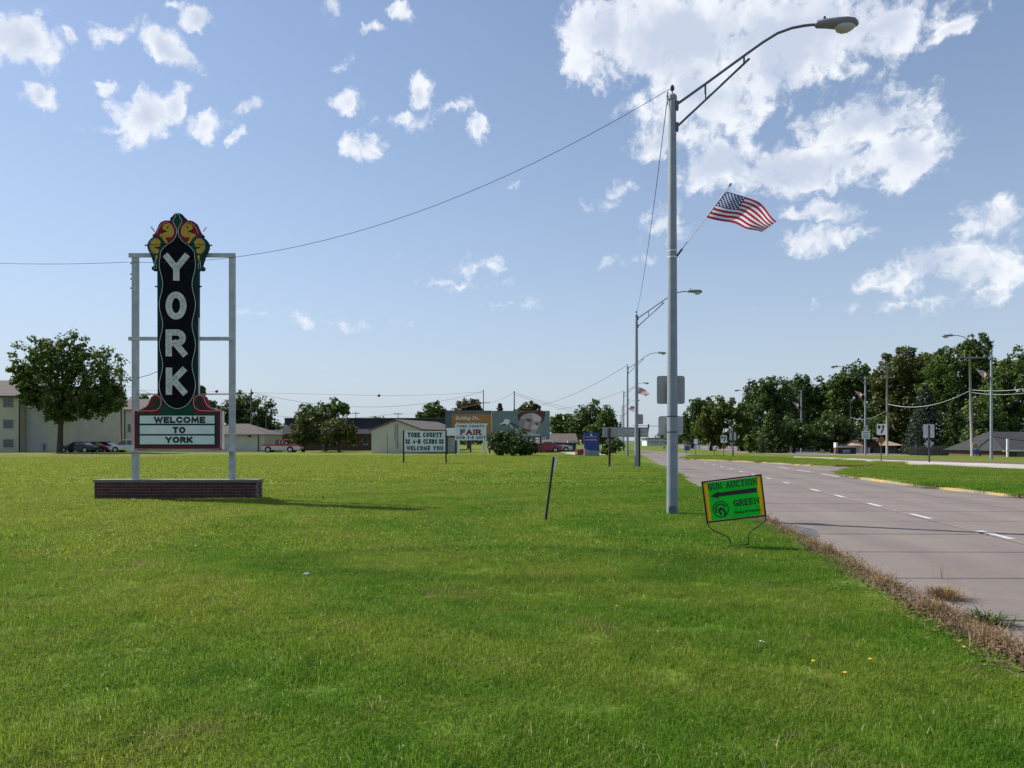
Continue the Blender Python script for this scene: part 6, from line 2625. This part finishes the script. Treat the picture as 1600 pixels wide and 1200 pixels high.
def tree(name, label, px, D, lobes, kind, trunk_px=8, dens=1.0, leaf=None, clump=.23, seed=0, group=None, cat='tree', base=None, fill=.55, bare=False):
    """lobes: (px, py, rx, ry) outlines of the crown in the photograph, given their own depth"""
    k = D / F
    g = G(px, D) if base is None else Vector(((px - HX) * k, D, base))
    th = thing(name, label, cat, g, 0, group)
    r = np.random.default_rng(seed + 1)
    cs, rs_ = [], []
    tops = []
    for (cx, cy, rx, ry) in lobes:
        c = np.array([(cx - px) * k, 0, zat(cy, D) - g.z])
        e = np.array([rx * k, (rx + ry) / 2 * k, ry * k])
        cr = clump * (rx + ry) / 2 * k + .12
        cr = min(cr, 1.5)
        area = rx * ry * k * k
        m = int(max(9, 4.4 * area / (cr * cr)))
        d = r.normal(0, 1, (m, 3))
        d /= np.linalg.norm(d, axis=1, keepdims=True)
        rad = np.where(r.random((m, 1)) < fill, r.uniform(.70, .92, (m, 1)), r.uniform(.2, .7, (m, 1)))
        cs.append(c + d * rad * e + r.normal(0, cr * .25, (m, 3)))
        rs_.append(cr * r.uniform(.55, 1.25, (m, 1)))
        tops.append((c, e))
    cs, rs_ = np.concatenate(cs), np.concatenate(rs_)
    lo = cs[:, 2] - rs_[:, 0] < .15
    cs[lo, 2] = rs_[lo, 0] * .8 + .1
    ls = leaf or .0025 * D
    per = int(max(18, 60 * dens * (np.mean(rs_) / (ls * 3.2)) ** 2))
    per = min(per, 190)
    V, Fq = leaves_np(cs, rs_, per, ls, seed + 2)
    obj('crown' if cat == 'tree' else 'foliage', np_mesh('crown', V, Fq), LEAF[kind], th)
    # trunk and limbs
    tw = trunk_px * k / 2
    mid = np.mean([t[0] for t in tops], axis=0)
    zt = max(.6, min(mid[2], min(t[0][2] - t[1][2] * .2 for t in tops)))
    tk = MB()
    tk.tube([(0, 0, -.4), (0, 0, .15), (mid[0] * .15, 0, zt * .5), (mid[0] * .4, 0, zt)], [tw * 1.35, tw * 1.05, tw * .85, tw * .6], 9)
    trunk = obj('trunk' if cat == 'tree' else 'stem', tk, m_bark, th, smooth=True)
    lm = MB()
    st = Vector((mid[0] * .4, 0, zt * .96))
    for (c, e) in tops:
        for q in range(3):
            tip = Vector(c) + Vector((r.uniform(-.6, .6) * e[0], r.uniform(-.6, .6) * e[1], r.uniform(.0, .7) * e[2]))
            m1 = st.lerp(tip, .5) + Vector((0, 0, .08 * (tip - st).length))
            lm.tube([st, m1, tip], [tw * .42, tw * .25, tw * .06], 6, False)
    obj('limbs', lm, m_bark, trunk, smooth=True)
    return th


def spruce(label, px, D, py_top, half_w, kind, seed, base=None):
    k = D / F
    g = G(px, D)
    th = thing('spruce_tree', label, 'tree', g)
    H = zat(py_top, D) - g.z
    r = np.random.default_rng(seed)
    cs, rs_ = [], []
    lv = 22
    lm = MB()
    for i in range(lv):
        f = i / (lv - 1)
        z = .5 + (H - .6) * f
        rad = half_w * k * (1 - f) ** .85 + .12
        n = int(5 + 9 * (1 - f))
        for q in range(n):
            a = 2 * math.pi * q / n + i * 1.3 + r.uniform(-.2, .2)
            rr = rad * r.uniform(.8, 1.12)
            for s in (.4, .7, 1.0):
                cs.append((math.cos(a) * rr * s, math.sin(a) * rr * s, z - rr * s * .22))
                rs_.append(.16 + .20 * rad / (half_w * k) * (1.15 - s * .5))
            lm.tube([(0, 0, z), (math.cos(a) * rr, math.sin(a) * rr, z - rr * .22)], [.03, .01], 4, False)
    V, Fq = leaves_np(np.array(cs), np.array(rs_)[:, None] * 1.5, 16, .15, seed, .6)
    obj('crown', np_mesh('crown', V, Fq), LEAF[kind], th)
    tr_ = obj('trunk', MB().tube([(0, 0, -.3), (0, 0, H * .5), (0, 0, H * .97)], [.2, .12, .02], 8), m_bark, th)
    obj('limbs', lm, m_bark, tr_)
    return th


# left
tree('shade_tree', 'big spreading shade tree in front of the cream apartment block', 93, 94,
     [(60, 560, 38, 34), (110, 552, 34, 36), (150, 585, 44, 46), (92, 600, 48, 50), (38, 585, 22, 18), (48, 615, 22, 22), (170, 620, 24, 32), (140, 630, 38, 26), (95, 645, 26, 18)], 'mid', 10, 1.0, seed=3, clump=.2)
tree('maple_tree', 'dark rounded tree behind the low tan building', 395, 128, [(370, 640, 24, 28), (400, 645, 30, 32), (352, 652, 16, 22), (415, 668, 20, 28), (385, 670, 34, 24)], 'dark', 8, seed=11)
tree('yard_tree', 'small tree showing above the apartment wing roof', 226, 150, [(222, 632, 16, 18), (232, 650, 16, 18)], 'mid', 5, seed=13)
tree('yard_tree', 'slim tree tip rising just right of the black sign', 316, 150, [(315, 612, 6, 10), (330, 645, 16, 20)], 'dark', 5, seed=14)
tree('broad_tree', 'broad green tree rising behind the leafy bushes', 508, 108, [(480, 645, 24, 16), (520, 638, 24, 17), (500, 655, 40, 16), (538, 640, 8, 10)], 'mid', 7, seed=15)
tree('leafy_bush', 'tall leafy bush beside the old pickup', 474, 100, [(474, 665, 24, 18), (470, 685, 20, 16), (492, 684, 14, 15)], 'olive', 5, seed=16, cat='bush')
tree('leafy_bush', 'wide leafy bush in front of the mansard roof', 530, 99, [(530, 668, 26, 18), (546, 680, 18, 17), (516, 686, 20, 14)], 'olive', 5, seed=17, cat='bush')
tree('garden_tree', 'light green tree behind the cream shed roof', 678, 135, [(678, 643, 22, 16), (662, 652, 14, 10), (692, 655, 14, 14)], 'mid', 6, seed=18)
tree('garden_tree', 'thin reddish dark tree above the orange billboard', 732, 138, [(732, 634, 20, 13), (722, 645, 16, 14), (742, 646, 16, 14)], 'maroon', 6, .7, seed=19)
spruce('small spruce tip showing above the billboard', 781, 125, 631, 12, 'spruce', 20)
tree('garden_tree', 'rounded olive tree above the printed face billboard', 826, 130, [(826, 642, 18, 14), (840, 650, 12, 14), (812, 650, 12, 14)], 'olive', 6, seed=21)
tree('round_bush', 'large dark round bush in front of the billboard', 802, 76, [(798, 691, 32, 21), (780, 694, 18, 18), (826, 699, 17, 13), (802, 702, 40, 11)], 'dark', 5, 1.4, seed=22, cat='bush', clump=.25)
tree('garden_tree', 'light green tree beside the edge of the billboard', 884, 122, [(884, 658, 18, 18), (870, 670, 14, 20), (896, 674, 18, 18)], 'mid', 6, seed=23)
tree('tall_tree', 'tall dark green tree behind the blue sign', 918, 118, [(920, 650, 24, 24), (905, 668, 24, 20), (932, 672, 20, 20)], 'dark', 7, seed=24)
tree('tall_tree', 'bright green tree in front of the tall dark tree', 944, 104, [(946, 652, 18, 20), (955, 668, 16, 18), (930, 676, 22, 16)], 'mid', 7, seed=25)
tree('low_tree', 'low spreading shrub tree under the wide road sign', 962, 92, [(962, 694, 14, 12), (950, 700, 10, 8)], 'dark', 3, seed=26)
tree('small_bush', 'small bright bush beside the base of the blue sign', 946, 82, [(946, 706, 5, 4), (951, 707, 4, 4)], 'yellow', 1, seed=27, cat='bush')
# right
tree('roadside_tree', 'distant rounded tree starting the right hand row', 1082, 150, [(1090, 645, 20, 26), (1080, 668, 20, 24), (1100, 640, 18, 24)], 'dark', 7, seed=31)
tree('roadside_tree', 'yellow green sunlit tree behind the far median signs', 1112, 118, [(1115, 648, 26, 26), (1135, 640, 20, 22), (1100, 672, 20, 22), (1126, 680, 24, 22)], 'yellow', 8, seed=32)
tree('roadside_tree', 'light green tree wedged beside the tall dark row', 1160, 116, [(1160, 655, 18, 28), (1165, 685, 22, 22)], 'mid', 8, seed=33)
tree('roadside_tree', 'tall dark tree at the left of the tall row', 1208, 112, [(1205, 615, 34, 28), (1195, 640, 26, 30), (1225, 650, 30, 40), (1200, 685, 30, 24)], 'dark', 9, seed=34)
tree('roadside_tree', 'dark dense tree beside the flag lamp with parked car', 1268, 116, [(1262, 612, 32, 28), (1280, 640, 34, 40), (1255, 665, 28, 36)], 'dark', 9, seed=35)
tree('roadside_tree', 'loose tree with sky showing through its crown', 1330, 112, [(1332, 592, 32, 26), (1310, 610, 24, 24), (1352, 600, 26, 30), (1330, 640, 40, 36), (1300, 670, 30, 30)], 'mid', 9, .7, seed=36, clump=.17)
tree('roadside_tree', 'dense pointed dark tree behind the grey utility pole', 1408, 104, [(1405, 575, 30, 36), (1420, 590, 24, 40), (1385, 605, 26, 36), (1405, 640, 44, 50), (1400, 680, 40, 28)], 'olive', 9, seed=37)
tree('roadside_tree', 'tall feathery tree behind the leaning utility pole', 1495, 98, [(1490, 570, 40, 34), (1525, 548, 26, 26), (1470, 600, 34, 40), (1530, 590, 34, 40), (1500, 640, 50, 40)], 'mid', 9, .85, seed=38, clump=.17)
tree('roadside_tree', 'light green tree at the corner by the brick bungalow', 1585, 94, [(1590, 575, 38, 32), (1570, 610, 38, 40), (1600, 640, 44, 40), (1560, 660, 36, 30)], 'mid', 9, seed=39)
tree('roadside_tree', 'dark filler tree seen between the loose and dense crowns', 1366, 126, [(1366, 612, 30, 34), (1370, 650, 36, 40)], 'dark', 8, seed=61)
tree('roadside_tree', 'dark filler tree behind the flag lamp and parked car', 1240, 128, [(1238, 622, 30, 30), (1300, 632, 30, 36), (1240, 660, 34, 34)], 'dark', 8, seed=62)
tree('roadside_tree', 'tall green tree filling in behind the blue green spruce', 1452, 118, [(1452, 580, 30, 34), (1448, 625, 36, 44), (1545, 600, 30, 46)], 'mid', 8, seed=63)
tree('roadside_tree', 'dark leafy tree behind the small flag before the gap', 1168, 132, [(1178, 622, 20, 26), (1165, 655, 28, 32)], 'dark', 8, seed=64)
spruce('blue green spruce standing by the blank diamond sign', 1446, 92, 603, 34, 'spruce', 41)
spruce('dark spruce beside the yellow green roadside tree', 1206, 100, 640, 26, 'dark', 42)
spruce('broad dark spruce above the wooden fence', 1492, 90, 622, 34, 'dark', 43)
tree('low_tree', 'dark lower tree between the lamps and the spruce', 1240, 100, [(1240, 675, 26, 28), (1262, 685, 22, 22)], 'dark', 6, seed=44)
tree('low_tree', 'dark low tree behind the monument board', 1300, 101, [(1298, 668, 30, 26), (1325, 672, 26, 24), (1285, 690, 20, 16)], 'dark', 6, seed=45)
tree('low_tree', 'dark shrub tree behind the kiosk roof', 1380, 103, [(1365, 675, 28, 24), (1400, 685, 26, 24)], 'dark', 6, seed=46)
tree('low_tree', 'bright low tree between the two utility poles', 1530, 84, [(1535, 640, 30, 30), (1550, 670, 24, 22), (1525, 675, 20, 20)], 'mid', 6, seed=47)
tree('low_tree', 'dark low tree filling the shade beside the bungalow', 1545, 82, [(1540, 690, 26, 18), (1515, 692, 18, 16)], 'dark', 5, seed=48)
tree('small_bush', 'bright shrub in front of the dark spruce row', 1173, 98, [(1173, 698, 10, 10), (1168, 690, 7, 10)], 'yellow', 2, seed=49, cat='bush')
tree('fruit_tree', 'small red leaved sapling beside the dotted marker', 1350, 90, [(1362, 692, 10, 8), (1350, 685, 10, 10)], 'maroon', 2, .6, seed=50)


# far wood along the horizon
def far_wood():
    r = np.random.default_rng(77)
    cs, rs_ = [], []
    for i in range(900):
        a = r.uniform(-.75, .75)
        d = r.uniform(240, 320)
        x, y = math.sin(a) * d, math.cos(a) * d
        t, u = tu(x, y)
        if 0 < u < 14:
            continue
        cs.append((x, y, r.uniform(.5, 6.5 + 2 * math.sin(a * 23) + 1.5 * math.sin(a * 57))))
        rs_.append(r.uniform(1.5, 2.8))
    V, Fq = leaves_np(np.array(cs), np.array(rs_)[:, None], 40, .75, 5)
    return np_mesh('far_wood', V, Fq)


tag(obj('far_wood', far_wood(), LEAF['dark']), 'low dark band of distant trees along the horizon', 'woodland', kind='stuff')
